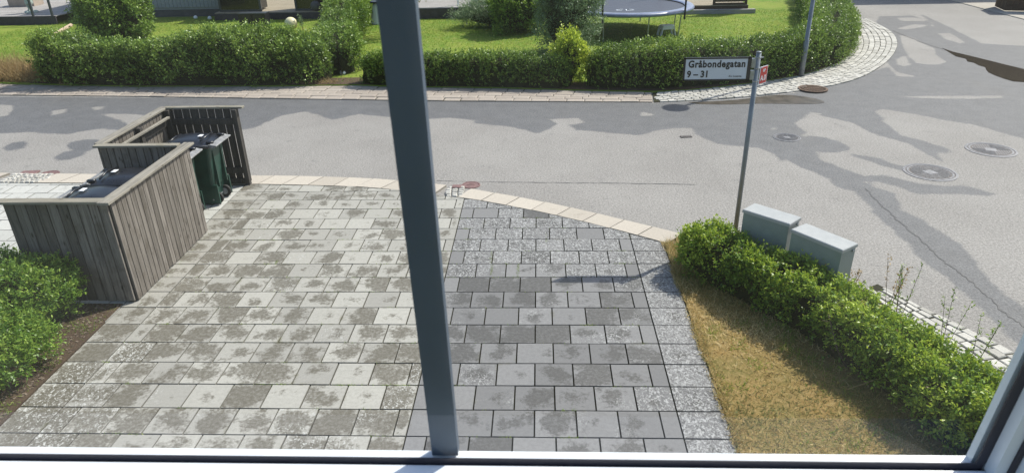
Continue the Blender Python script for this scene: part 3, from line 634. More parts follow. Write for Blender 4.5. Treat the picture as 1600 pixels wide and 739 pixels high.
# green tufts in the dry lawn
Gp = []
for _ in range(90):
    x, y = random.uniform(1.75, 3.6), random.uniform(4.2, 8.3)
    if LG0(np.array([[x, y, 0.]]))[0] > -.2 or x > 2.6: Gp += [(x + random.gauss(0, .06), y + random.gauss(0, .06)) for _ in range(random.randint(15, 60))]
Gp = np.array([q for q in Gp if inside(np.array([q]), LAWN)[0]]); m = len(Gp); B = np.c_[Gp, np.full(m, .006)]; d = RNG.normal(size=(m, 3)); d[:, 2] = np.abs(d[:, 2]) + .5; d /= np.linalg.norm(d, axis=1, keepdims=True)
s_ = np.cross(d, RNG.normal(size=(m, 3))); s_ /= np.linalg.norm(s_, axis=1, keepdims=True); L_ = RNG.uniform(.03, .07, m)[:, None]
tag(rawmesh('green_tufts', np.stack([B - s_ * .004, B + s_ * .004, B + d * L_], 1).reshape(-1, 3), np.arange(m * 3).reshape(-1, 3), 3, RNG.uniform(.1, .9, m), 'blade_green'), 'green grass tufts scattered through the sunburnt lawn', 'grass', None, 'stuff')
# near right hedge
NH = [(1.92, 8.1), (2.2, 7.62), (2.6, 7.1), (3.0, 6.5), (3.35, 5.85), (3.62, 5.25), (3.85, 4.6), (4.0, 3.9), (4.1, 3.2)]
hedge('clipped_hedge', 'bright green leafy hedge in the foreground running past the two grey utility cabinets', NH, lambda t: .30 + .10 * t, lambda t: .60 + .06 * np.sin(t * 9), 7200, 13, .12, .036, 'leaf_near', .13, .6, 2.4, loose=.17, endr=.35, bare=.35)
# tall sprigs standing out of it
def weed(name, label, c, h, mat, n=5, leaf=.03, cat='weed', group=None):
    root = thing(name, label, cat, (c[0], c[1], 0), 0, group); mb = MB(); Ps = []; Ds = []
    for i in range(n):
        a = random.uniform(0, 6.28); l = h * random.uniform(.75, 1.05); q = [Vector((.02 * math.cos(a), .02 * math.sin(a), 0)), Vector((.07 * math.cos(a), .07 * math.sin(a), l * .5)), Vector((.12 * math.cos(a), .12 * math.sin(a), l))]
        mb = MB(); mb.tube(q, [.004, .003, .002], 4); mb.build('stem', 'bark', root)
        for s_ in np.linspace(.4, 1, 11): p = q[0].lerp(q[1], s_ * 2) if s_ < .5 else q[1].lerp(q[2], s_ * 2 - 1); Ps.append(p); Ds.append(Vector((random.gauss(0, .5), random.gauss(0, .5), .6)))
    V, v = sprigs(np.array(Ps), np.array(Ds), 3, .03, leaf, .35); rawmesh('foliage', V, np.arange(len(V)).reshape(-1, 4), 4, v, mat, root); return root
for lab, c, h_, m_ in (('dry reddish seed stalk standing behind the foreground hedge', (3.95, 6.9), .62, 'straw'), ('thin green weed stalk just right of the dry seed stalk', (3.92, 6.6), .78, 'leaf_left'),
                   ('tall green weed sprig leaning over the roadside setts', (4.15, 6.1), .72, 'leaf_left'), ('green weed sprigs at the far right end of the foreground hedge', (4.25, 5.75), .72, 'leaf_left'),
                   ('low dry weed beside the right utility cabinet', (3.62, 7.2), .42, 'straw'), ('slim green weed close to the window frame', (4.35, 5.45), .66, 'leaf_left')):
    weed('weed', lab, c, h_, m_, 4 if m_ == 'straw' else 3, .034)
# left shrub by the bins
shrub('garden_shrub', 'loose green shrub in the planting bed in front of the wooden bin enclosure', (-6.05, 6.55), .80, .62, .72, 3000, 13, .12, .036, 'leaf_left', loose=.14)
shrub('garden_shrub', 'low bright green shrub at the lower left corner beside the driveway', (-5.9, 5.45), .80, .85, .60, 3000, 13, .12, .036, 'leaf_left', loose=.14)
shrub('garden_shrub', 'small sprawling shrub at the left edge behind the lower left shrub', (-7.0, 5.9), .8, .8, .55, 2200, 12, .13, .038, 'leaf_left')
# weeds on the soil
for i, (x, y) in enumerate([(-5.25, 6.6), (-5.15, 6.98), (-5.2, 6.2), (-5.4, 6.72)]):
    pass
blades('soil_weeds', 'sparse grass and weed blades on the brown soil bed beside the driveway', [(-5.7, 4.4), (-5.02, 4.4), (-5.02, 7.0), (-5.7, 7.0)], 2600, .05, .006, 'blade_green', lambda Q: np.clip(.2 + .6 * (np.sin(Q[:, 1] * 9) > .5), 0, 1))
mb = MB()
for _ in range(900):
    x, y = random.uniform(-5.75, -5.03), random.uniform(4.4, 6.98); s_ = random.uniform(.006, .022); mb.box((x, y, .008), (s_ * 1.6, s_, s_ * .5), 0, random.random(), random.uniform(0, 3))
MAT['litter'] = m_sett('bark_and_pebbles', (.07, .05, .035), (.26, .20, .15)); tag(mb.build('bark_litter', 'litter'), 'scattered bark chips and pebbles on the soil bed', 'litter', None, 'stuff')
# dry lawn
LG = lumps(8, 2.2)
blades('lawn_grass', 'sunburnt brown and green grass between the dark paving and the foreground hedge', [p for p in LAWN], 60000, .05, .009, 'blade_dry', lambda Q: np.clip(.62 + .25 * LG(np.c_[Q, Q[:, :1] * 0]), .15, 1), lean=1.0, vf=lambda Q: np.clip(.56 + .34 * LG(np.c_[Q * 1.1, Q[:, :1] * 0]) + RNG.normal(0, .30, len(Q)), 0, 1))
blades('tall_dry_grass', 'taller orange dry grass at the near end of the foreground hedge', [(1.7, 7.7), (2.0, 7.6), (2.15, 8.1), (1.98, 8.5), (1.72, 8.6)], 2600, .13, .005, 'blade_dry', lean=.5)
blades('lawn_border_grass', 'ragged dry grass hanging over the edge of the dark paving', [(1.655, 4.2), (1.76, 4.2), (1.78, 8.6), (1.655, 8.6)], 4200, .055, .008, 'blade_dry', lambda Q: np.clip(.5 + .5 * LG(np.c_[Q * 2.5, Q[:, :1] * 0]), 0, 1))
blades('hedge_foot_grass', 'green and brown grass in the shade under the foreground hedge', [(2.0, 7.6), (2.9, 6.0), (3.5, 4.3), (3.2, 4.2), (2.5, 6.0), (1.75, 7.5)], 6000, .06, .005, 'blade_dry', vf=lambda Q: RNG.uniform(0, .7, len(Q)))
# moss and weeds in paving joints
def joint_weeds():
    P = []
    for _ in range(150):
        r = random.randint(0, 15); y = Y0 + r * PY; x = random.uniform(-4.6, 1.2); 
        if y > ytop(x) - .1: continue
        n = random.randint(3, 26); P += [(x + random.gauss(0, .05), y + random.gauss(0, .004)) for _ in range(n)]
    for (x, y0, y1, n) in [(-.28, 7.62, 8.0, 160), (-.62, 7.7, 7.98, 120), (.09, 8.6, 8.9, 50), (-.65, 8.0, 8.35, 60), (-3.5, 8.0, 8.1, 60), (-4.8, 6.9, 9.0, 120)]:
        P += [(x + random.gauss(0, .006), random.uniform(y0, y1)) for _ in range(n)]
    Q = np.array(P); m = len(Q); B = np.c_[Q, np.full(m, -.01)]; d = RNG.normal(size=(m, 3)); d[:, 2] = np.abs(d[:, 2]) + .6; d /= np.linalg.norm(d, axis=1, keepdims=True)
    s_ = np.cross(d, RNG.normal(size=(m, 3))); s_ /= np.linalg.norm(s_, axis=1, keepdims=True); L_ = RNG.uniform(.015, .035, m)[:, None]
    V = np.stack([B - s_ * .004, B + s_ * .004, B + d * L_], 1).reshape(-1, 3)
    tag(rawmesh('joint_weeds', V, np.arange(m * 3).reshape(-1, 3), 3, RNG.uniform(.2, 1, m), 'blade_green'), 'moss and tiny weeds growing in the joints of the driveway slabs', 'weeds', None, 'stuff')
joint_weeds()

# across the street
hedge('wild_hedge', 'overgrown dark green hedge along the street, left of the window bar', [(-13.6, 19.0), (-11.5, 18.65), (-9, 18.45), (-7, 18.45), (-5.6, 18.6)], .70, lambda t: 1.12 + .12 * np.sin(t * 11) - .15 * (t < .12), 8500, 10, .22, .068, 'leaf_dark', .21, .5, 1.7, loose=.2, endr=.5)
shrub('tall_shrub', 'tall bright green shrub in the left garden beside the grey wall', (-15.6, 25.3), .75, .8, 1.9, 3000, 10, .26, .085, 'leaf_far', loose=.18)
shrub('tall_shrub', 'bushy green shrub in front of the grey panelled wall, left garden', (-14.7, 25.0), .95, .9, 1.8, 3000, 10, .26, .085, 'leaf_far', loose=.18)
hedge('dividing_hedge', 'long grey green hedge running back between the two gardens', [(-5.45, 18.9), (-6.2, 21.5), (-6.7, 24.5), (-7.3, 28), (-8.0, 32)], .62, lambda t: 1.0 + .25 * t, 8000, 10, .22, .065, 'leaf_far', .14, .4, 1.5)
hedge('low_hedge', 'low clipped hedge along the street behind the window bar', [(-4.6, 18.02), (-3, 17.85), (-1, 17.6), (.8, 17.4)], .34, .78, 4200, 9, .14, .05, 'leaf_far', .09, .4, 2.0, bare=.25)
shrub('golden_shrub', 'small yellow green shrub standing above the gap between the two clipped hedges', (.75, 17.75), .42, .38, 1.2, 900, 9, .16, .065, 'leaf_yellow')
hedge('corner_hedge', 'thick clipped hedge following the street corner behind the street name sign', [(1.2, 17.6), (2.8, 17.42), (4.6, 17.75), (6.2, 18.5), (7.6, 19.6), (8.55, 20.9), (9.2, 23.0), (9.9, 25.2), (10.8, 28.5), (12, 32.5)], lambda t: .52 + .25 * t, lambda t: .98 + .1 * t, 15000, 9, .16, .055, 'leaf_far', .10, .35, 1.7, loose=.12)
shrub('silver_willow', 'tall silvery willow bush between the lawn and the trampoline', (.78, 21.6), .85, .9, 2.7, 4200, 11, .26, .07, 'leaf_silver', wid=.28, up=.9)
shrub('leafy_bush', 'light green bush in front of the wooden terrace, left of the silvery willow', (-.7, 25.3), 1.0, .9, 1.7, 2200, 10, .25, .085, 'leaf_left')
shrub('spiky_bush', 'greyish spiky low bush beside the wooden terrace', (-1.7, 26.4), 1.1, .7, .75, 1300, 8, .4, .10, 'leaf_silver', wid=.16)
blades('straw_clump', 'pale dry grass clump at the left end of the overgrown hedge', [(-16.5, 18.75), (-13.2, 18.4), (-13.0, 19.3), (-16.5, 20.2)], 4200, .55, .02, 'straw', lean=.6)
blades('hedge_foot_straw', 'dry grass under the overgrown hedge by the street', [(-13, 18.2), (-5.3, 17.85), (-5.3, 18.2), (-13, 18.6)], 2500, .16, .012, 'straw', lean=.6)
LL = lumps(8, .8)
blades('garden_grass', 'short green grass blades on the sunny garden lawns', [(-22, 19), (-5, 18.0), (0.5, 17.6), (3, 17.3), (7, 19.3), (9, 22), (10.5, 29.5), (-20, 29.5)], 150000, .06, .012, 'blade_green', lambda Q: np.clip(.6 + .3 * LL(np.c_[Q, Q[:, :1] * 0]), .1, 1), z=.01, vf=lambda Q: np.clip(.5 + .3 * LL(np.c_[Q * 1.5, Q[:, :1] * 0]) + RNG.normal(0, .25, len(Q)), 0, 1))

# weeping branch with hanging leaves
wt = thing('weeping_tree', 'slim weeping tree with hanging leafy branches beside the terrace', 'tree', (-4.5, 25.4, 0))
mb = MB(); mb.tube([(0, 0, 0), (.05, .02, 1.2), (.02, 0, 2.1), (.1, 0, 2.5)], [.06, .05, .04, .02], 8); Ps = []; Ds = []
mb.build('trunk', 'bark', wt); mb = MB()
for i in range(16):
    a = i * 2.4; R_ = random.uniform(.5, 1.15); zl = random.uniform(.5, 1.5); pts = [Vector((R_ * s_ * math.cos(a) * (2 - s_) / 1.0, R_ * s_ * math.sin(a) * (2 - s_), 2.35 + .5 * math.sin(s_ * 2.4) - (2.3 - zl) * s_ ** 2.6)) for s_ in np.linspace(0, 1, 9)]
    mb.tube(pts, [.018 - .0016 * j for j in range(9)], 4)
    for j in range(2, 9):
        for _ in range(3): Ps.append(pts[j] + Vector((random.gauss(0, .05), random.gauss(0, .05), random.gauss(0, .06)))); Ds.append(Vector((random.gauss(0, .3), random.gauss(0, .3), -1)))
mb.build('branch', 'bark', wt); V, v = sprigs(np.array(Ps), np.array(Ds), 6, .16, .10, .4); rawmesh('crown', V, np.arange(len(V)).reshape(-1, 4), 4, v, 'leaf_weep', wt)

# ------------------------------------------------------------------ wooden bin enclosure
enc = thing('bin_enclosure', 'weathered grey wooden bin enclosure with two open bays beside the driveway', 'enclosure', (-5.5, 9.0, 0))
HB = 1.30
def board_wall(name, p0, p1, n, z0, z1, th=.024, gap=.013, parent=enc, mat='wood_v', backing=0, dark=0.):
    p0 = Vector(p0 + (0,)) - Vector((-5.5, 9.0, 0)); p1 = Vector(p1 + (0,)) - Vector((-5.5, 9.0, 0)); d = (p1 - p0); L_ = d.length; d.normalize(); rz = math.atan2(d.y, d.x); mb = MB(); wv = L_ / n; x = 0
    ws = [random.uniform(.9, 1.1) for _ in range(n)]; k_ = L_ / sum(ws)
    for i in range(n):
        wv = ws[i] * k_; c = p0 + d * (x + wv / 2); x += wv
        mb.box((c.x, c.y, (z0 + z1) / 2 + random.gauss(0, .003)), (wv - gap, th, z1 - z0), 0, max(0, min(1, random.gauss(.5, .3))), rz + random.gauss(0, .006), None, .004)
    if backing: c = (p0 + p1) / 2 + Vector((-d.y, d.x, 0)) * .017 * backing; mb.box((c.x, c.y, (z0 + z1) / 2), (L_ - .03, .008, z1 - z0 - .04), 1, .1, rz)
    return mb.build(name, [mat, 'groove_shade'], parent)
x0, x1, yA, yB, yD = -6.08, -4.87, 7.04, 9.02, 10.92
board_wall('front_wall', (x0, yA), (x1, yA), 10, .03, HB, backing=1); board_wall('side_wall', (x1 + .012, yA + .02), (x1 + .012, yB), 20, .02, HB, backing=1)
board_wall('divider_wall', (x0 - .02, yB), (x1 - .02, yB), 12, .03, HB, backing=1); board_wall('rear_wall', (x0 - .06, yB + .02), (x0 - .06, yD), 19, .03, HB, backing=1)
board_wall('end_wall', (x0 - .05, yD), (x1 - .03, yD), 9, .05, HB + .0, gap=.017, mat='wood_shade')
mb = MB()      # rails and posts
def rb(c, d, a=.4): mb.box((c[0] + 5.5, c[1] - 9.0, c[2]), d, 0, a, 0, None, .005)
for z in (.25, HB - .2):
    rb(((x0 + x1) / 2, yA + .04, z), (x1 - x0 - .1, .045, .09)); rb(((x0 + x1) / 2, yB + .035, z), (x1 - x0 - .1, .045, .09)); rb(((x0 + x1) / 2, yD - .035, z), (x1 - x0 - .1, .045, .10)); rb((x1 - .025, (yA + yB) / 2, z), (.045, yB - yA - .1, .09)); rb((x0 - .02, (yB + yD) / 2, z), (.045, yD - yB - .12, .09))
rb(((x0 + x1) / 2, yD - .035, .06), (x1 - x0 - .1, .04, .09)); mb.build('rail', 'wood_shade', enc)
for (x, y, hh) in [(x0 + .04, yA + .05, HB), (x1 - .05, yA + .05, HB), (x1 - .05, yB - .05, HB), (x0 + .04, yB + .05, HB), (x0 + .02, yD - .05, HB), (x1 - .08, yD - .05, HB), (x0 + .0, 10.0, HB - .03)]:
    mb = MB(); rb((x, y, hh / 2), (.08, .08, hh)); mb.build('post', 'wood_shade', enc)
cz = HB + .016
def cap(c, d, mat, a): 
    global mb
    mb = MB(); rb(c, d, a); mb.build('cap_board', mat, enc)
cap(((x0 + x1) / 2 - .06, yA + .015, cz), (x1 - x0 + .02, .125, .03), 'wood_x', .3); cap((x1 - .0, (yA + yB) / 2 + .0, cz + .002), (.14, yB - yA + .16, .03), 'wood_y', .6)
cap(((x0 + x1) / 2 - .10, yB + .0, cz), (x1 - x0 - .02, .11, .03), 'wood_x', .8); cap((x0 - .07, (yB + yD) / 2 + .06, cz), (.13, yD - yB + .0, .03), 'wood_y', .5)
cap(((x0 + x1) / 2 + .0, yD + .02, cz + .003), (x1 - x0 + .10, .10, .03), 'wood_x', .4); cap((x0 + .06, (yB + yD) / 2 + .0, HB - .10), (.05, yD - yB - .25, .03), 'wood_y', .7)

# ------------------------------------------------------------------ wheelie bins
def loft(mb, secs, mi=0, a=.5):
    """secs: list of (z, x0, x1, halfwidth, corner)"""
    n = 0; vs = []
    for z, xa, xb, hw, cr in secs:
        ring = []
        for (cx_, cy_, a0) in ((xb - cr, hw - cr, 0), (xa + cr, hw - cr, 90), (xa + cr, -hw + cr, 180), (xb - cr, -hw + cr, 270)):
            for k_ in range(4): an = math.radians(a0 + k_ * 30); ring.append((cx_ + cr * math.cos(an), cy_ + cr * math.sin(an), z if not callable(z) else z(cx_)))
        n = len(ring); vs += ring
    fs = [(i * n + k_, i * n + (k_ + 1) % n, (i + 1) * n + (k_ + 1) % n, (i + 1) * n + k_) for i in range(len(secs) - 1) for k_ in range(n)] + [tuple(range(n))[::-1], tuple((len(secs) - 1) * n + k_ for k_ in range(n))]
    mb.add(vs, fs, mi, a)
def make_bin(label):
    t = thing('wheelie_bin', label, 'wheelie bin', (0, 0, 0), 0, 'wheelie bins in the wooden enclosure')
    mb = MB(); loft(mb, [(.02, -.25, .20, .225, .05), (.10, -.27, .22, .235, .05), (.30, -.285, .235, .235, .05), (.30, -.285, .26, .235, .05), (.90, -.33, .315, .265, .05), (.905, -.355, .335, .285, .05), (.985, -.36, .34, .29, .05)])
    for y in (-.14, .14): mb.box((.30, y, .60), (.045, .03, .62), 0)
    for y in (-.225, .225): mb.box((.235, y, .19), (.16, .03, .30))
    mb.build('body', 'bin_green', t)
    mb = MB(); N = 10; vs = []; W = .30
    for i in range(N + 1):
        x = -.40 + .74 * i / N; u = i / N; crown = .985 + .075 * math.sin(math.pi * min(1, .12 + u * .88)) + .03 * u
        for j, y in enumerate(np.linspace(-W, W, 9)): e = 1 - abs(y / W) ** 4; vs.append((x, y, .975 + (crown - .975) * (.35 + .65 * e)))
    fs = [(i * 9 + j, i * 9 + j + 1, (i + 1) * 9 + j + 1, (i + 1) * 9 + j) for i in range(N) for j in range(8)]; fs = [f[::-1] for f in fs]; mb.add(vs, fs)
    for ya in (-W, W): mb.box((-.03, ya, .985), (.74, .012, .05))
    mb.box((-.40, 0, .985), (.02, .5, .05)); mb.box((-.42, 0, .975), (.06, .16, .02))
    mb.tube([(.20, -.22, 1.062), (.22, 0, 1.085), (.20, .22, 1.062)], .014, 6); mb.tube([(-.32, -.24, 1.028), (-.30, 0, 1.055), (-.32, .24, 1.028)], .010, 6)
    for y in (-.2, .2): mb.box((.33, y, 1.03), (.10, .05, .035))
    ld = mb.build('lid', 'bin_lid', t, True)
    mb = MB(); mb.box((.12, -.02, 1.0835), (.06, .10, .006), 0, .5, 0, None, .001); mb.build('label_sticker', 'white', ld)
    mb = MB(); Rm = Matrix.Rotation(math.radians(14), 3, 'Y'); mb.box((.395, 0, 1.0), (.085, .56, .022), 0, .5, 0, Rm, .004); mb.tube([(.44, -.28, .99), (.44, .28, .99)], .014, 8)
    for y in (-.26, 0, .26): mb.box((.37, y, .985), (.09, .025, .05))
    mb.build('handle', 'bin_grip', t)
    for y in (-.15, .15):
        mb = MB(); mb.tube([(.235, y - .022, .1), (.235, y + .022, .1)], .1, 20); wh = mb.build('wheel', 'rubber', t); mb = MB(); mb.tube([(.235, y - .028, .1), (.235, y + .028, .1)], .055, 14); mb.build('rim', 'bin_grip', wh)
    mb = MB(); mb.tube([(.215, -.25, .1), (.215, .25, .1)], .012, 8); mb.build('axle', 'steel', t); return t
b0 = make_bin('green wheelie bin with black lid in the far bay, nearest the end wall')
b0.location = (-5.36, 10.20, 0)
for loc, rz, lab in (((-5.50, 9.50, 0), .03, 'green wheelie bin with black lid in the far bay, next to the dividing wall'), ((-5.62, 8.63, 0), math.pi + .03, 'black lidded bin in the near bay, beside the dividing wall'), ((-5.66, 7.96, 0), math.pi - .02, 'black lidded bin in the near bay, closest to the front wall')):
    c = copy_tree(b0); c.location = loc; c.rotation_euler = (0, 0, rz); c['label'] = lab

# ------------------------------------------------------------------ utility cabinets
def cabinet(label, a, b, depth, h):
    a = Vector(a + (0,)); b = Vector(b + (0,)); d = b - a; L_ = d.length; rz = math.atan2(d.y, d.x); nrm = Vector((-d.y, d.x, 0)).normalized(); c = (a + b) / 2 + nrm * depth / 2
    t = thing('utility_cabinet', label, 'utility cabinet', (c.x, c.y, 0), rz, 'utility cabinets behind the hedge')
    mb = MB(); mb.box((0, 0, (h + .01) / 2), (L_ - .02, depth - .02, h - .09), 0, .5); mb.build('body', 'cabinet', t)
    mb = MB(); mb.box((0, 0, .04), (L_ - .05, depth - .05, .09)); mb.build('plinth', 'waldark', t)
    mb = MB(); mb.box((0, 0, h - .02), (L_ + .004, depth + .006, .04), 0, .5, 0, None, .008); mb.build('roof', 'cabinet_top', t)
    mb = MB(); mb.box((0, depth / 2 - .004, h / 2), (L_ - .06, .012, h - .18), 0, .5, 0, None, .003); dr = mb.build('door', 'cabinet', t); mb = MB(); mb.box((L_ * .3, depth / 2 + .012, h / 2), (.03, .02, .1)); mb.build('handle', 'steel', dr)
    mb = MB(); mb.box((L_ / 2 - .004, depth * .28, h - .07), (.014, .03, .022), 0, .5, 0, None, .003); mb.build('latch', 'steel', t); return t
cabinet('grey green metal utility cabinet next to the sign pole, left of the pair', (2.42, 7.69), (2.84, 7.27), .27, .90)
cabinet('grey green metal utility cabinet on the right of the pair, further from the sign pole', (2.81, 7.14), (3.18, 6.62), .27, .90)

# ------------------------------------------------------------------ street name sign
sg = thing('street_sign', 'black framed white street name plate and small red plate on one grey pole', 'street sign', (2.70, 8.78, 0))
mb = MB(); mb.tube([(0, 0, -.02), (0, 0, 2.52)], .031, 16); mb.lathe((0, 0, 2.52), [(.033, 0), (.033, .012), (.01, .016)], 16); mb.build('pole', 'pole', sg, True)
ang = math.radians(1.5)
def text_mesh(s_, size, M_, mat, parent, bold=.0, name='lettering', sx=1.0, space=1.0):
    cu = bpy.data.curves.new('t', 'FONT'); cu.body = s_; cu.size = size; cu.offset = bold; cu.extrude = .0012; cu.space_character = space; cu.resolution_u = 3
    o = bpy.data.objects.new('t', cu); C.objects.link(o); dg = bpy.context.evaluated_depsgraph_get(); dg.update()
    me = bpy.data.meshes.new_from_object(o.evaluated_get(dg)); bpy.data.objects.remove(o); me.transform(Matrix.Diagonal((sx, 1, 1, 1))); me.materials.clear(); me.materials.append(MAT[mat]); ob = bpy.data.objects.new(name, me); C.objects.link(ob); ob.parent = parent; ob.matrix_local = M_; return ob
# plate frame: spans x -.90..-.09, z 2.20..2.48, face towards -Y
mb = MB(); X0, X1, ZB, ZT = -.905, -.085, 2.185, 2.47
mb.box(((X0 + X1) / 2, -.002, (ZB + ZT) / 2), (X1 - X0, .022, ZT - ZB), 0)
fr = 0.018
for c, d in ((((X0 + X1) / 2, -.012, ZT - fr / 2), (X1 - X0, .02, fr)), (((X0 + X1) / 2, -.012, ZB + fr / 2), (X1 - X0, .02, fr)), ((X0 + fr / 2, -.012, (ZB + ZT) / 2), (fr, .02, ZT - ZB)), ((X1 - .02, -.012, (ZB + ZT) / 2), (.04, .02, ZT - ZB))): mb.box(c, (d[0], d[1] + .003, d[2]), 0)
fm = mb.build('plate_frame', 'signblack', sg)
mb = MB(); mb.box(((X0 + X1) / 2 - .012, -.016, (ZB + ZT) / 2), (X1 - X0 - .06, .006, ZT - ZB - 2 * fr + .006)); pl = mb.build('name_plate', 'signwhite', sg)
RX = Matrix.Rotation(math.radians(90), 4, 'X')
def at3(x, y, z): return Matrix.Translation((x, y, z)) @ RX
T1 = text_mesh('Gråbondegatan', .118, at3(X0 + .052, -.021, ZT - .118), 'signblack', pl, .0038, 'street_name', .86, 1.10)
wd_ = max(v_.co.x for v_ in T1.data.vertices); T1.data.transform(Matrix.Diagonal((.70 / wd_, 1, 1, 1)))
T2 = text_mesh('9 – 31', .112, at3(X0 + .045, -.021, ZB + .045), 'signblack', pl, .0038, 'house_numbers', .9, 1.05)
T3 = text_mesh('Kv. Loserna', .034, at3(X1 - .255, -.021, ZB + .042), 'signblack', pl, .0, 'block_name', .95)
for z in (ZT - .075, ZB + .062):
    mb = MB(); mb.box((-.052, 0, z), (.05, .03, .115), 0, .5, 0, None, .004); mb.build('bracket', 'steel', sg)
for z in (ZT - .14, ZB - .015, ZT - .01):
    mb = MB(); mb.tube([(0, 0, z - .006), (0, 0, z + .006)], .036, 16)
    mb.box((.045, 0, z), (.04, .02, .0118)); mb.build('clamp', 'steel', sg)
# red plate on the right side of the pole, turned away
rp = bpy.data.objects.new('red_plate', None); rp.empty_display_size = .05
mb = MB(); mb.box((.075, 0, 0), (.15, .004, .20)); rpo = mb.build('red_plate', 'white', sg); rpo.scale = (1.15, 1, 1.12); rpo.location = (.035, -.02, 2.235); rpo.rotation_euler = (0, 0, math.radians(42))
mb = MB(); mb.box((.075, -.0035, 0), (.128, .004, .178)); fc = mb.build('red_face', 'signred', rpo)
text_mesh('BP', .045, at3(.055, -.0062, .038), 'white', fc, .001, 'marker_letters', 1.0)
text_mesh('A.0', .082, at3(.022, -.0062, -.058), 'white', fc, .002, 'marker_number', .9)

# ------------------------------------------------------------------ street lamp
lp = thing('street_lamp', 'tall slim grey street lamp pole standing against the corner hedge', 'street lamp', (6.75, 18.22, 0))
mb = MB(); mb.tube([(0, 0, 0), (0, 0, .9), (0, 0, .92), (0, 0, 5.2)], [.07, .07, .052, .045], 16); mb.build('pole', 'pole', lp, True)
mb = MB(); mb.lathe((0, 0, 5.2), [(.05, 0), (.12, .05), (.15, .22), (.30, .26), (.30, .30), (.05, .36)], 20); mb.build('lamp_head', 'steel', lp, True)

# ------------------------------------------------------------------ covers in the road
def manhole(label, c, r, rz, group='round manhole covers in the road', ribs=True):
    t = thing('manhole_cover', label, 'manhole cover', (c[0], c[1], -.026), rz, group)
    mb = MB(); mb.lathe((0, 0, 0), [(r, -.01), (r, .004), (r * .90, .006), (r * .88, -.004)], 40, caps=False); mb.lathe((0, 0, 0), [(r * .86, .0), (r * .85, .005), (r * .78, .005), (r * .77, -.002)], 40, caps=False); mb.build('frame', 'castiron', t)
    mb = MB(); mb.lathe((0, 0, 0), [(r * .9, -.004), (r * .9, .0005)], 40); ld = mb.build('lid', 'castiron_dark', t)
    mb = MB(); R_ = r * .74; st = r * .095
    for i in range(-8, 9):
        for j in range(-8, 9):
            x, y = (i + .5 * 0) * st, j * st
            if math.hypot(x, y) > R_ - st * .5 or (abs(x) < r * .26 and abs(y) < r * .26): continue
            q = (x > 0) == (y > 0); dx, dy = (st * .95, st * .42) if q else (st * .42, st * .95); mb.box((x, y, .003), (dx, dy, .006))
    mb.box((0, 0, .003), (r * .44, r * .44, .005)); mb.build('rib_pattern', 'castiron', ld); return t
manhole('patterned cast iron manhole cover in the road, the nearest and largest', gp(1454, 267), .42, .35)
manhole('patterned cast iron manhole cover at the right edge of the picture', gp(1549, 232), .42, -.3)
manhole('small iron cover in the wet streak to the right of the sign pole', gp(1230, 213), .26, .1)
def valve(label, c, r, square=False, rz=0):
    t = thing('valve_cover', label, 'valve cover', (c[0], c[1], -.024), rz, 'red painted valve covers')
    mb = MB()
    if square: mb.box((0, 0, .0), (r * 2, r * 1.3, .02), 0, .5, 0, None, .003); mb.build('lid', 'rust', t)
    else:
        mb.lathe((0, 0, 0), [(r, -.01), (r, .006), (r * .86, .006), (r * .85, -.002)], 28, caps=False); mb.build('frame', 'rust', t); mb = MB(); mb.lathe((0, 0, 0), [(r * .84, -.004), (r * .82, .003)], 28); mb.box((0, 0, .005), (r * .9, r * .18, .006)); mb.box((0, r * .4, .005), (r * .5, r * .14, .006)); mb.build('lid', 'rust', t)
    return t
valve('round red valve cover where the edging bends by the dark paving', gp(736, 287), .155)
vq = valve('small rectangular red cover left of the round one at the dark paving', (gp(715, 292)[0], gp(715, 292)[1]), .09, True); vq.location.z = .006
valve('round red valve cover in the edging behind the near bins', gp(76, 270), .17)
valve('flat reddish cover at the left edge beside the other red cover', gp(45, 269), .15, True, .1).location.z = -.014
dg_ = thing('storm_drain', 'rusty round storm drain grate at the edge of the corner setts', 'drain grate', gp(1270, 139) + (-.0,), .3)
mb = MB(); mb.lathe((0, 0, 0), [(.34, -.02), (.34, .012), (.29, .012), (.29, -.01)], 28, caps=False); mb.build('frame', 'rust_brown', dg_)
mb = MB()
for i in range(-4, 5): hl = math.sqrt(.28 ** 2 - (i * .06) ** 2); mb.box((i * .06, 0, .006), (.028, 2 * hl, .014))
mb.box((0, 0, .008), (.5, .03, .016)); mb.build('grate', 'rust_brown', dg_)
mb = MB(); mb.lathe((0, 0, 0), [(.29, -.01), (.29, .001)], 28); mb.build('pit', 'kerbdark', dg_)
dg2 = tag(MB().build('iron_box_lid', 'castiron_dark') if False else (lambda m_: (m_.box((0, 0, 0), (.22, .10, .02), 0, .5, .1), m_.build('road_box_cover', 'castiron_dark', None, False, gp(1072, 212) + (-.024,)))[1])(MB()), 'small worn iron cover in the street left of the sign pole', 'road cover')

# ------------------------------------------------------------------ trampoline
tr = thing('trampoline', 'round trampoline with dark mat and blue grey padded rim on the lawn', 'trampoline', (3.0, 25.1, 0))
R0 = 2.25; ZR = .86
mb = MB(); mb.lathe((0, 0, ZR), [(0.01, -.02), (R0 - .22, .0)], 48, caps=False); mb.build('jumping_mat', 'tramp_mat', tr)
mb = MB(); mb.lathe((0, 0, ZR), [(R0 - .30, .03), (R0 - .27, .05), (R0 - .02, .05), (R0 + .03, .0), (R0 + .02, -.06), (R0, -.05), (R0 - .03, .02), (R0 - .28, .015)], 60, caps=False); mb.build('rim_pad', 'tramp_pad', tr, True)
mb = MB()                                   # pale oval ring mark on the mat
for (a0, a1) in ((.3, 1.35), (1.75, 2.9), (3.4, 4.3), (4.9, 5.9)):
    pts = [(.30 * math.cos(a) - .15, -.95 + .16 * math.sin(a)) for a in np.linspace(a0, a1, 8)]; strip(pts, .05, ZR - .003, mb)
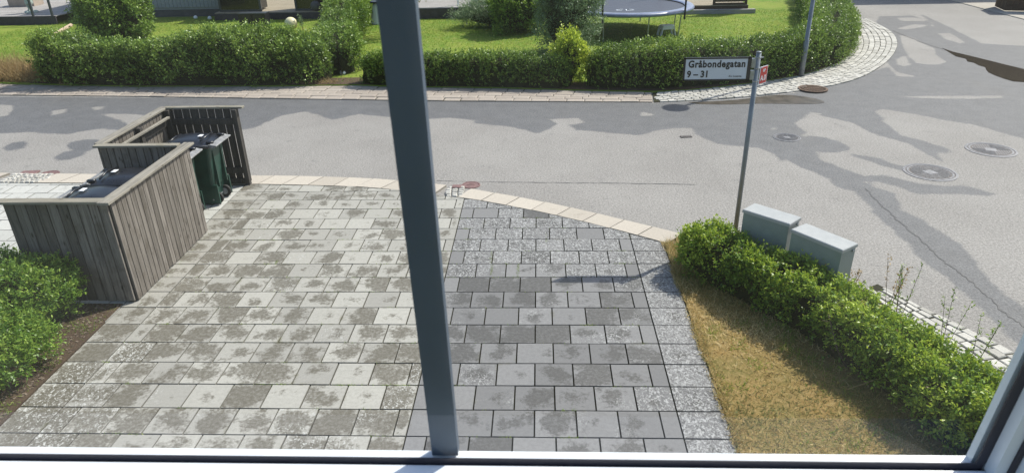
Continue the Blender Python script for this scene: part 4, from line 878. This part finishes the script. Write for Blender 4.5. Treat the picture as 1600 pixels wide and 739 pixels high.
strip([(-.12, -1.10), (-.10, -.80)], .04, ZR - .003, mb); strip([(-.10, -.80), (.02, -.80)], .04, ZR - .003, mb); mb.build('mat_emblem', 'signwhite', tr)
for a in (-2.02, -1.35, -.75, .5, 1.2, 2.3, 3.2):
    mb = MB(); c_, s_ = math.cos(a), math.sin(a); mb.tube([((R0 - .05) * c_, (R0 - .05) * s_, ZR - .03), ((R0 - .12) * c_, (R0 - .12) * s_, .02)], .022, 8); mb.build('leg', 'steel', tr)
for a in (-2.02, -.72, .9, 2.3):
    mb = MB(); c_, s_ = math.cos(a), math.sin(a); mb.tube([((R0 + .03) * c_, (R0 + .03) * s_, ZR - .25), ((R0 + .05) * c_, (R0 + .05) * s_, ZR + 1.8)], .032, 8); mb.build('net_pole', 'foam', tr)
# white plastic step stool
stl = thing('step_stool', 'small white plastic step stool standing beside the trampoline', 'stool', (4.27, 24.2, .01), .35)
mb = MB(); loft(mb, [(.30, -.22, .22, .15, .04), (.34, -.21, .21, .14, .04)]); mb.build('seat', 'white', stl)
for sx in (-1, 1):
    mb = MB(); Rm = Matrix.Rotation(-sx * .22, 3, 'Y'); mb.box((sx * .235, .11, .15), (.03, .09, .32), 0, .5, 0, Rm); mb.box((sx * .235, -.11, .15), (.03, .09, .32), 0, .5, 0, Rm); mb.box((sx * .215, 0, .26), (.028, .16, .10), 0, .5, 0, Rm); mb.build('leg', 'white', stl)
mb = MB(); mb.box((0, .13, .26), (.40, .02, .10)); mb.box((0, -.13, .26), (.40, .02, .10)); mb.build('apron', 'white', stl)

# ------------------------------------------------------------------ buildings and terraces
def slats(mb, x0, x1, y, z0, z1, n, gap, th=.03, a=None):
    h = (z1 - z0) / n
    for i in range(n): mb.box(((x0 + x1) / 2, y, z0 + h * (i + .5)), (x1 - x0, th, h - gap), 0, random.random())
def planks_floor(mb, x0, x1, y0, y1, z, wd=.14, along='x'):
    if along == 'x':
        y = y0
        while y < y1 - .02: mb.box(((x0 + x1) / 2, y + wd / 2, z), (x1 - x0, wd - .008, .03), 0, random.random()); y += wd
    else:
        x = x0
        while x < x1 - .02: mb.box((x + wd / 2, (y0 + y1) / 2, z), (wd - .008, y1 - y0, .03), 0, random.random()); x += wd
# left house with grey panels
hs = thing('grey_house', 'grey panelled house wall with dark plinth behind the left garden', 'house', (-16.4, 30.1, 0))
mb = MB()
n = 38; W_ = 6.3
for i in range(n): mb.box((-3.15 + W_ / n * (i + .5), 0, 1.55), (W_ / n - .012, .03, 2.3), 0, random.random())
mb.box((0, .14, 1.5), (W_, .2, 2.4)); mb.box((3.05, 2.2, 1.5), (.2, 4.2, 2.4)); mb.box((-3.05, 2.2, 1.5), (.2, 4.2, 2.4)); mb.box((0, 4.3, 1.5), (W_, .2, 2.4)); mb.build('panel_wall', 'walgrey', hs)
mb = MB(); mb.box((0, .16, .18), (W_ - .02, .22, .40)); mb.build('plinth', 'waldark', hs)
mb = MB(); mb.box((0, 2.2, 2.78), (W_ + .1, 4.6, .14)); mb.build('roof', 'waldark', hs)
mb = MB(); mb.box((3.16, -.05, 1.4), (.09, .09, 2.6)); mb.build('corner_trim', 'frame', hs)
# left terrace
td = thing('wooden_terrace', 'pale deck with dark edge and glass railing at the top left', 'terrace', (-22.3, 28.6, 0))
mb = MB(); planks_floor(mb, -4.5, 2.7, .03, 6, .33); mb.build('deck_floor', 'deckgrey', td)
mb = MB(); mb.box((-.9, 0, .17), (7.2, .05, .34)); mb.build('deck_edge', 'fascia', td)
for x in (-2.9, -.2, 1.75, 2.55):
    mb = MB(); mb.box((x, .05, .85), (.07, .07, 1.15)); mb.build('railing_post', 'frame', td)
mb = MB(); mb.box((-.9, .05, 1.44), (7.2, .06, .05)); mb.build('handrail', 'frame', td)
# things on the left terrace
def blockseat(label, loc, d, mat='beige', name='garden_bench', cat='bench'):
    t = thing(name, label, cat, loc, .1); mb = MB(); mb.box((0, 0, d[2] / 2), d, 0, .5, 0, None, .03); mb.build('base', mat, t); mb = MB(); mb.box((0, 0, d[2] + .03), (d[0] * .96, d[1] * .94, .07), 0, .5, 0, None, .03); mb.build('top', mat, t); return t
blockseat('large beige block planter standing on the left terrace', (-23.1, 32.0, .35), (1.1, .8, .6), 'beige', 'block_planter', 'planter')
blockseat('beige block seat behind the statue on the left terrace', (-20.6, 33.2, .35), (1.5, .8, .5), 'beige', 'outdoor_sofa', 'sofa')
pt = thing('terracotta_pot', 'round terracotta pot on the left terrace behind the statue', 'pot', (-20.0, 32.0, .35)); mb = MB(); mb.lathe((0, 0, 0), [(.16, 0), (.24, .3), (.27, .36), (.25, .36), (.22, .28)], 18); mb.build('pot', 'terracotta', pt); mb = MB(); mb.lathe((0, 0, .25), [(.21, 0), (.2, .02)], 16); mb.build('soil', 'soil', pt)
ch = thing('round_chair', 'dark round garden chair at the far left of the terrace', 'chair', (-24.8, 31.4, .35)); mb = MB(); mb.lathe((0, 0, .12), [(.30, 0), (.48, .10), (.55, .35), (.50, .35), (.42, .14), (.1, .1)], 20); mb.build('seat', 'frame', ch, True)
for a in (.7, 2.3, 3.9, 5.5):
    mb = MB(); mb.tube([(.3 * math.cos(a), .3 * math.sin(a), 0), (.25 * math.cos(a), .25 * math.sin(a), .16)], .02, 6); mb.build('leg', 'frame', ch)
# stone statue (standing draped figure, seen from the waist down)
def skin_fig(name, verts, edges, radii, mat, parent, sub=2):
    me = bpy.data.meshes.new(name); me.from_pydata(verts, edges, []); o = bpy.data.objects.new(name, me); C.objects.link(o)
    sk = o.modifiers.new('s', 'SKIN'); 
    me.skin_vertices.new() if not me.skin_vertices else None
    for i, r in enumerate(radii): me.skin_vertices[0].data[i].radius = (r, r)
    me.skin_vertices[0].data[0].use_root = True
    sb = o.modifiers.new('u', 'SUBSURF'); sb.levels = sub; sb.render_levels = sub
    dg = bpy.context.evaluated_depsgraph_get(); dg.update(); m2 = bpy.data.meshes.new_from_object(o.evaluated_get(dg)); bpy.data.objects.remove(o)
    m2.materials.clear(); m2.materials.append(MAT[mat]); m2.polygons.foreach_set('use_smooth', [True] * len(m2.polygons)); ob = bpy.data.objects.new(name, m2); C.objects.link(ob); ob.parent = parent; return ob
stt = thing('garden_statue', 'weathered pale stone statue of a standing figure on the left terrace', 'statue', (-21.25, 29.6, .35), -.2)
mb = MB(); mb.lathe((0, 0, 0), [(.26, 0), (.26, .05), (.22, .08)], 20); mb.build('pedestal', 'stone', stt)
skin_fig('figure', [(0, 0, .62), (0, 0, .80), (0, .0, .97), (0, 0, 1.06), (0, -.01, 1.17), (-.08, 0, .58), (-.09, -.03, .34), (-.10, .02, .11), (-.11, -.07, .09), (.08, 0, .58), (.11, -.07, .36), (.08, -.01, .12), (.10, -.10, .09), (-.13, 0, .96), (-.19, -.03, .76), (-.13, -.13, .66), (.13, 0, .96), (.2, -.02, .78), (.19, -.06, .60)],
         [(0, 1), (1, 2), (2, 3), (3, 4), (0, 5), (5, 6), (6, 7), (7, 8), (0, 9), (9, 10), (10, 11), (11, 12), (2, 13), (13, 14), (14, 15), (2, 16), (16, 17), (17, 18)],
         [.11, .10, .11, .05, .085, .08, .055, .035, .03, .08, .055, .035, .03, .045, .035, .025, .045, .035, .025], 'stone', stt)
mb = MB(); mb.lathe((0, 0, .36), [(.155, 0), (.15, .08), (.125, .26), (.12, .30)], 16, caps=False); mb.build('drapery', 'stone', stt, True)
# middle terrace with dark screens
tm = thing('wooden_terrace', 'yellowish wooden deck between two dark glass screens', 'terrace', (-10.6, 28.95, 0))
mb = MB(); planks_floor(mb, -2.6, 2.9, .03, 6.5, .28, .14); mb.build('deck_floor', 'deck', tm)
mb = MB(); mb.box((.15, 0, .13), (5.5, .05, .27)); mb.build('deck_edge', 'fascia', tm)
def screen(label, x0, x1, y):
    t = thing('glass_screen', label, 'glass screen', ((x0 + x1) / 2, y, .3), 0, 'dark glass screens on the middle terrace'); W_ = x1 - x0
    mb = MB(); mb.box((0, 0, 1.0), (W_ - .12, .02, 1.9)); mb.build('pane', 'darkglass', t)
    mb = MB(); 
    for x in (-W_ / 2 + .04, W_ / 2 - .04): mb.box((x, 0, 1.0), (.08, .08, 2.0))
    mb.box((0, 0, .04), (W_, .07, .07)); mb.box((0, 0, 1.98), (W_, .07, .06)); mb.build('frame', 'frame', t)
    mb = MB(); mb.box((0, .5, 1.0), (W_ - .2, .9, 1.9)); mb.build('dark_interior', 'darkglass', t); return t
screen('dark glass screen in a charcoal frame at the left end of the middle deck', -13.1, -11.35, 29.3)
screen('dark glass screen in a charcoal frame at the right end of the middle deck', -9.95, -7.9, 29.3)
sp = thing('stone_ball', 'dark grey stone ball in front of the right glass screen', 'ball', (-9.05, 29.1, .3)); mb = MB(); mb.lathe((0, 0, .2), [(.20 * math.sin(a), -.20 * math.cos(a)) for a in np.linspace(.05, 3.09, 12)], 20); mb.build('ball', 'waldark', sp, True)
gl = thing('garden_globe_lamp', 'round cream globe garden lamp on the left lawn behind the overgrown hedge', 'garden lamp', (-9.15, 26.2, 0))
mb = MB(); mb.lathe((0, 0, .27), [(.23 * math.sin(a), -.23 * math.cos(a)) for a in np.linspace(.05, 3.09, 14)], 24); mb.build('globe', 'globe', gl, True); mb = MB(); mb.lathe((0, 0, 0), [(.08, 0), (.08, .05)], 12); mb.build('base', 'waldark', gl)
weed('rose_bush', 'thin sprawling plant beside the cream globe lamp', (-8.75, 26.3), .55, 'leaf_silver', 5, .07, 'plant')
bx = thing('planter_box', 'black rectangular box with two panels on the left lawn', 'box', (-11.05, 27.6, 0)); 
for x in (-.27, .27):
    mb = MB(); mb.box((x, 0, .24), (.51, .45, .44), 0, .5, 0, None, .01); mb.build('panel', 'signblack', bx)
mb = MB(); mb.box((0, 0, .475), (1.08, .48, .03)); mb.build('rim', 'frame', bx)
for i, (px_, py_, lab) in enumerate([(306, 30, 'left of the two small white stones at the foot of the grey wall'), (328, 31, 'right of the two small white stones at the foot of the grey wall'), (536, 117, 'white stone in the gap by the end of the overgrown hedge')]):
    x, y = gp(px_, py_); s_ = .085; mb = MB(); mb.lathe((0, 0, 0), [(s_ * .8, 0), (s_, s_ * .6), (s_ * .7, s_ * 1.3), (s_ * .2, s_ * 1.6)], 9); tag(mb.build('stone', 'white', None, False, (x, y, .0)), lab, 'stone', 'white stones in the left garden')
mb = MB(); P_ = [gp(80, 60), gp(112, 42)]; mb.tube([(P_[0][0], P_[0][1], .06), (P_[1][0], P_[1][1], .06)], .07, 8); tag(mb.build('edging_log', 'slab_beige_plain'), 'pale log lying along the edge of the far left lawn', 'log')
# right garden terrace and house
tw = thing('white_terrace', 'whitish plank terrace with dark edge behind the middle lawn', 'terrace', (-3.2, 28.5, 0))
mb = MB(); planks_floor(mb, -1.9, 2.1, .03, 5, .42, .14, 'x'); mb.build('deck_floor', 'deckgrey', tw); mb = MB(); mb.box((.1, 0, .2), (4.0, .05, .40)); mb.build('deck_edge', 'fascia', tw)
for x in (-.05, 1.0, 1.42):
    mb = MB(); mb.box((x, .6, 1.0), (.06, .06, 1.2)); mb.build('railing_post', 'white', tw)
mb = MB(); mb.box((.7, .6, 1.6), (1.6, .06, .05)); mb.build('handrail', 'white', tw)
pt = thing('terracotta_pot', 'terracotta pot behind the white posts of the whitish terrace', 'pot', (-2.3, 29.9, .44)); mb = MB(); mb.lathe((0, 0, 0), [(.20, 0), (.28, .36), (.31, .42), (.28, .42), (.26, .34)], 18); mb.build('pot', 'terracotta', pt); mb = MB(); mb.lathe((0, 0, .3), [(.25, 0), (.24, .02)], 16); mb.build('soil', 'soil', pt)
hr = thing('white_house', 'pale house wall behind the whitish terrace, beyond the middle lawn', 'house', (-2.0, 33.4, 0)); mb = MB(); mb.box((0, 2.5, 1.5), (7.6, 5, 3.0)); mb.build('wall', 'white', hr); mb = MB(); mb.box((.4, -.02, 1.5), (1.0, .05, 2.1)); dd = mb.build('door', 'walgrey', hr); mb = MB(); mb.box((0.7, -.06, 1.4), (.04, .05, .14)); mb.build('handle', 'steel', dd); mb = MB(); mb.box((0, 2.5, 3.08), (7.8, 5.2, .15)); mb.build('roof', 'waldark', hr)
gw = thing('grey_shed', 'grey shed wall behind the light green bush', 'shed', (-.1, 30.2, 0)); mb = MB()
for i in range(14): mb.box((-1.2 + i * .18, 0, 1.2), (.17, .03, 2.4), 0, random.random())
mb.box((-.03, 1.0, 1.2), (2.5, 1.9, 2.4)); mb.build('wall', 'walgrey', gw); mb = MB(); mb.box((0, 1, 2.46), (2.7, 2.2, .1)); mb.build('roof', 'waldark', gw)
cn = thing('cone_table', 'white flared cone shaped stand with a dark top on the lawn', 'stand', (-6.15, 27.6, 0)); mb = MB(); mb.lathe((0, 0, 0), [(.40, 0), (.37, .06), (.24, .62), (.20, .78)], 20); mb.build('cone', 'white', cn, True); mb = MB(); mb.lathe((0, 0, .78), [(.30, 0), (.32, .03), (.30, .06)], 20); mb.build('top', 'signblack', cn)
# slatted terrace on the right with step
sl = thing('slatted_terrace', 'brown slatted timber screen and terrace on the lawn right of the trampoline', 'terrace', (7.0, 28.7, 0))
mb = MB(); mb.box((0, 0, .09), (2.9, .18, .17), 0, .5, 0, None, .01); mb.build('step', 'deckgrey', sl)
mb = MB(); slats(mb, -.15, 1.15, .16, .30, 1.9, 14, .035); mb.build('slat_screen', 'wood_dark', sl)
for x in (-.12, 1.12):
    mb = MB(); mb.box((x, .2, .98), (.09, .07, 1.95)); mb.build('post', 'wood_dark', sl)
mb = MB(); planks_floor(mb, -1.4, 1.2, .12, 3.5, .30, .14); mb.build('deck_floor', 'deck', sl); mb = MB(); mb.box((-.1, .11, .22), (2.6, .03, .13)); mb.build('deck_edge', 'wood_dark', sl)
# brown house further up the side street (mirrored in the puddle)
bh = thing('brown_house', 'dark brown timber house beyond the side street', 'house', (22, 37, 0)); mb = MB()
for i in range(36): mb.box((-5.4 + i * .3, -3, 2.9), (.29, .05, 5.8), 0, random.random())
mb.box((0, 0, 2.9), (10.6, 5.9, 5.8)); mb.build('wall', 'wood_dark', bh); mb = MB(); mb.add([(-5.7, -3.4, 5.8), (5.7, -3.4, 5.8), (5.7, 3.4, 5.8), (-5.7, 3.4, 5.8), (-5.7, 0, 7.8), (5.7, 0, 7.8)], [(0, 1, 5, 4), (2, 3, 4, 5), (0, 4, 3), (1, 2, 5), (3, 2, 1, 0)]); mb.build('roof', 'waldark', bh)
lf_ = thing('dry_leaf', 'single brown dry leaf at the lower right corner under the foreground hedge', 'leaf', gp(1494, 690) + (.03,), .5)
mb = MB(); n_ = 9; ring = [(.10 * u, .030 * math.sin(math.pi * u) ** .8 * s_, .05 * u + .015 * abs(s_) * math.sin(math.pi * u)) for s_ in (1,) for u in np.linspace(0, 1, n_)] + [(.10 * u, -.030 * math.sin(math.pi * u) ** .8, .05 * u + .015 * math.sin(math.pi * u)) for u in np.linspace(1, 0, n_)[1:-1]]
mb.add(ring, [tuple(range(len(ring)))]); mb.build('blade', 'straw', lf_); mb = MB(); mb.tube([(-.04, 0, -.02), (.1, 0, .05)], .002, 5); mb.build('stalk', 'bark', lf_)
tg_ = MB(); a_ = gp(1325, 603, .1); b_ = gp(1410, 597, .1); tg_.tube([(a_[0], a_[1], .06), ((a_[0] + b_[0]) / 2, (a_[1] + b_[1]) / 2, .16), (b_[0], b_[1], .10)], .004, 6); tag(tg_.build('bare_twig', 'straw'), 'thin arched bare twig sticking out of the shaded side of the foreground hedge', 'twig')
# bin enclosure across the side street
fe = thing('timber_bin_box', 'dark brown timber bin box at the top right across the side street', 'enclosure', (19.1, 28.6, 0), -.25)
mb = MB()
for i in range(12): mb.box((-1.1 + i * .2, -.6, .62), (.19, .03, 1.2), 0, random.random())
for i in range(6): mb.box((-1.2, -.5 + i * .2, .62), (.03, .19, 1.2), 0, random.random()); mb.box((1.2, -.5 + i * .2, .62), (.03, .19, 1.2), 0, random.random())
mb.build('plank_wall', 'wood_dark', fe); mb = MB(); mb.box((0, -.6, 1.24), (2.5, .12, .03)); mb.box((-1.2, .0, 1.243), (.12, 1.3, .03)); mb.box((1.2, .0, 1.243), (.12, 1.3, .03)); mb.build('cap_board', 'wood_dark', fe)

# ------------------------------------------------------------------ the window (camera looks out through it)
TILT = math.radians(6)
NV = RW[1] * 0 + np.array([0, math.cos(TILT), math.sin(TILT)]); UV_ = np.array([1., 0, 0]); VV = np.array([0, -math.sin(TILT), math.cos(TILT)])
WD = .55
def wpt(px, py, D=WD):
    d = RW @ np.array([(px - CX) / F_PX, (py - CY) / F_PX, 1.0]); t = D / (d @ NV); p = t * d; return float(p @ UV_), float(p @ VV)
win = thing('window', 'white framed window with a dark glazing bar that the view looks through', 'window', (0, 0, CAM_H)); win.rotation_euler = (TILT, 0, 0)
# local axes: x = along sill, y = outwards, z = up in the pane
def wbox(name, mat, x0, x1, y0, y1, z0, z1, bev=.002):
    mb = MB(); mb.box(((x0 + x1) / 2, (y0 + y1) / 2, (z0 + z1) / 2), (x1 - x0, y1 - y0, z1 - z0), 0, .5, 0, None, bev); return mb.build(name, mat, win)
zg0 = wpt(900, 720.6)[1]; zg1 = wpt(900, 715.8)[1]; xr = wpt(1528, 712)[0]; xr2 = wpt(1541, 712)[0]; XL = -1.25; ZTp = .55
m0, m1 = wpt(636.5, 400)[0], wpt(686.6, 400)[0]
print('WINDOW', zg0, zg1, xr, xr2, m0, m1)
wbox('glass_pane', 'glass', XL, xr2, WD, WD + .004, zg0, ZTp, 0)
wbox('glazing_bar', 'mullion', m0 - .0012, m1 - .0012, WD + .006, WD + .020, zg1 - .004, ZTp, .003)
LIP = .012
wbox('outer_lip', 'winwhite', XL, xr + .03, WD + .0045, WD + .018, zg0 - .05, zg1 - .0078); wbox('outer_lip', 'winwhite', xr + .001, xr + .05, WD + .0065, WD + .0165, zg0 - .05, ZTp)
wbox('gasket', 'gasket', XL, xr2, WD - .002, WD - .0005, zg0 - .01, zg1); wbox('gasket', 'gasket', xr, xr2 + .002, WD - .0025, WD - .0005, zg1 + .0005, ZTp)
wbox('sash_bottom', 'winwhite', XL, xr2 + .012, WD - .075, WD - .0028, zg0 - .08, zg0 - .001, .004); wbox('sash_side', 'winwhite', xr2 + .001, xr2 + .014, WD - .018, WD - .003, zg0 - .0005, ZTp, .002)
wbox('seal', 'gasket', xr2 + .0145, xr2 + .0195, WD - .022, WD, zg0 - .08, ZTp); wbox('outer_frame', 'winwhite', xr2 + .020, xr2 + .034, WD - .030, WD + .02, zg0 - .1, ZTp, .002); wbox('seal', 'gasket', xr2 + .0345, xr2 + .05, WD - .034, WD + .02, zg0 - .1, ZTp); wbox('outer_frame', 'winwhite', xr2 + .0505, xr2 + .13, WD - .036, WD + .02, zg0 - .1, ZTp, .002)
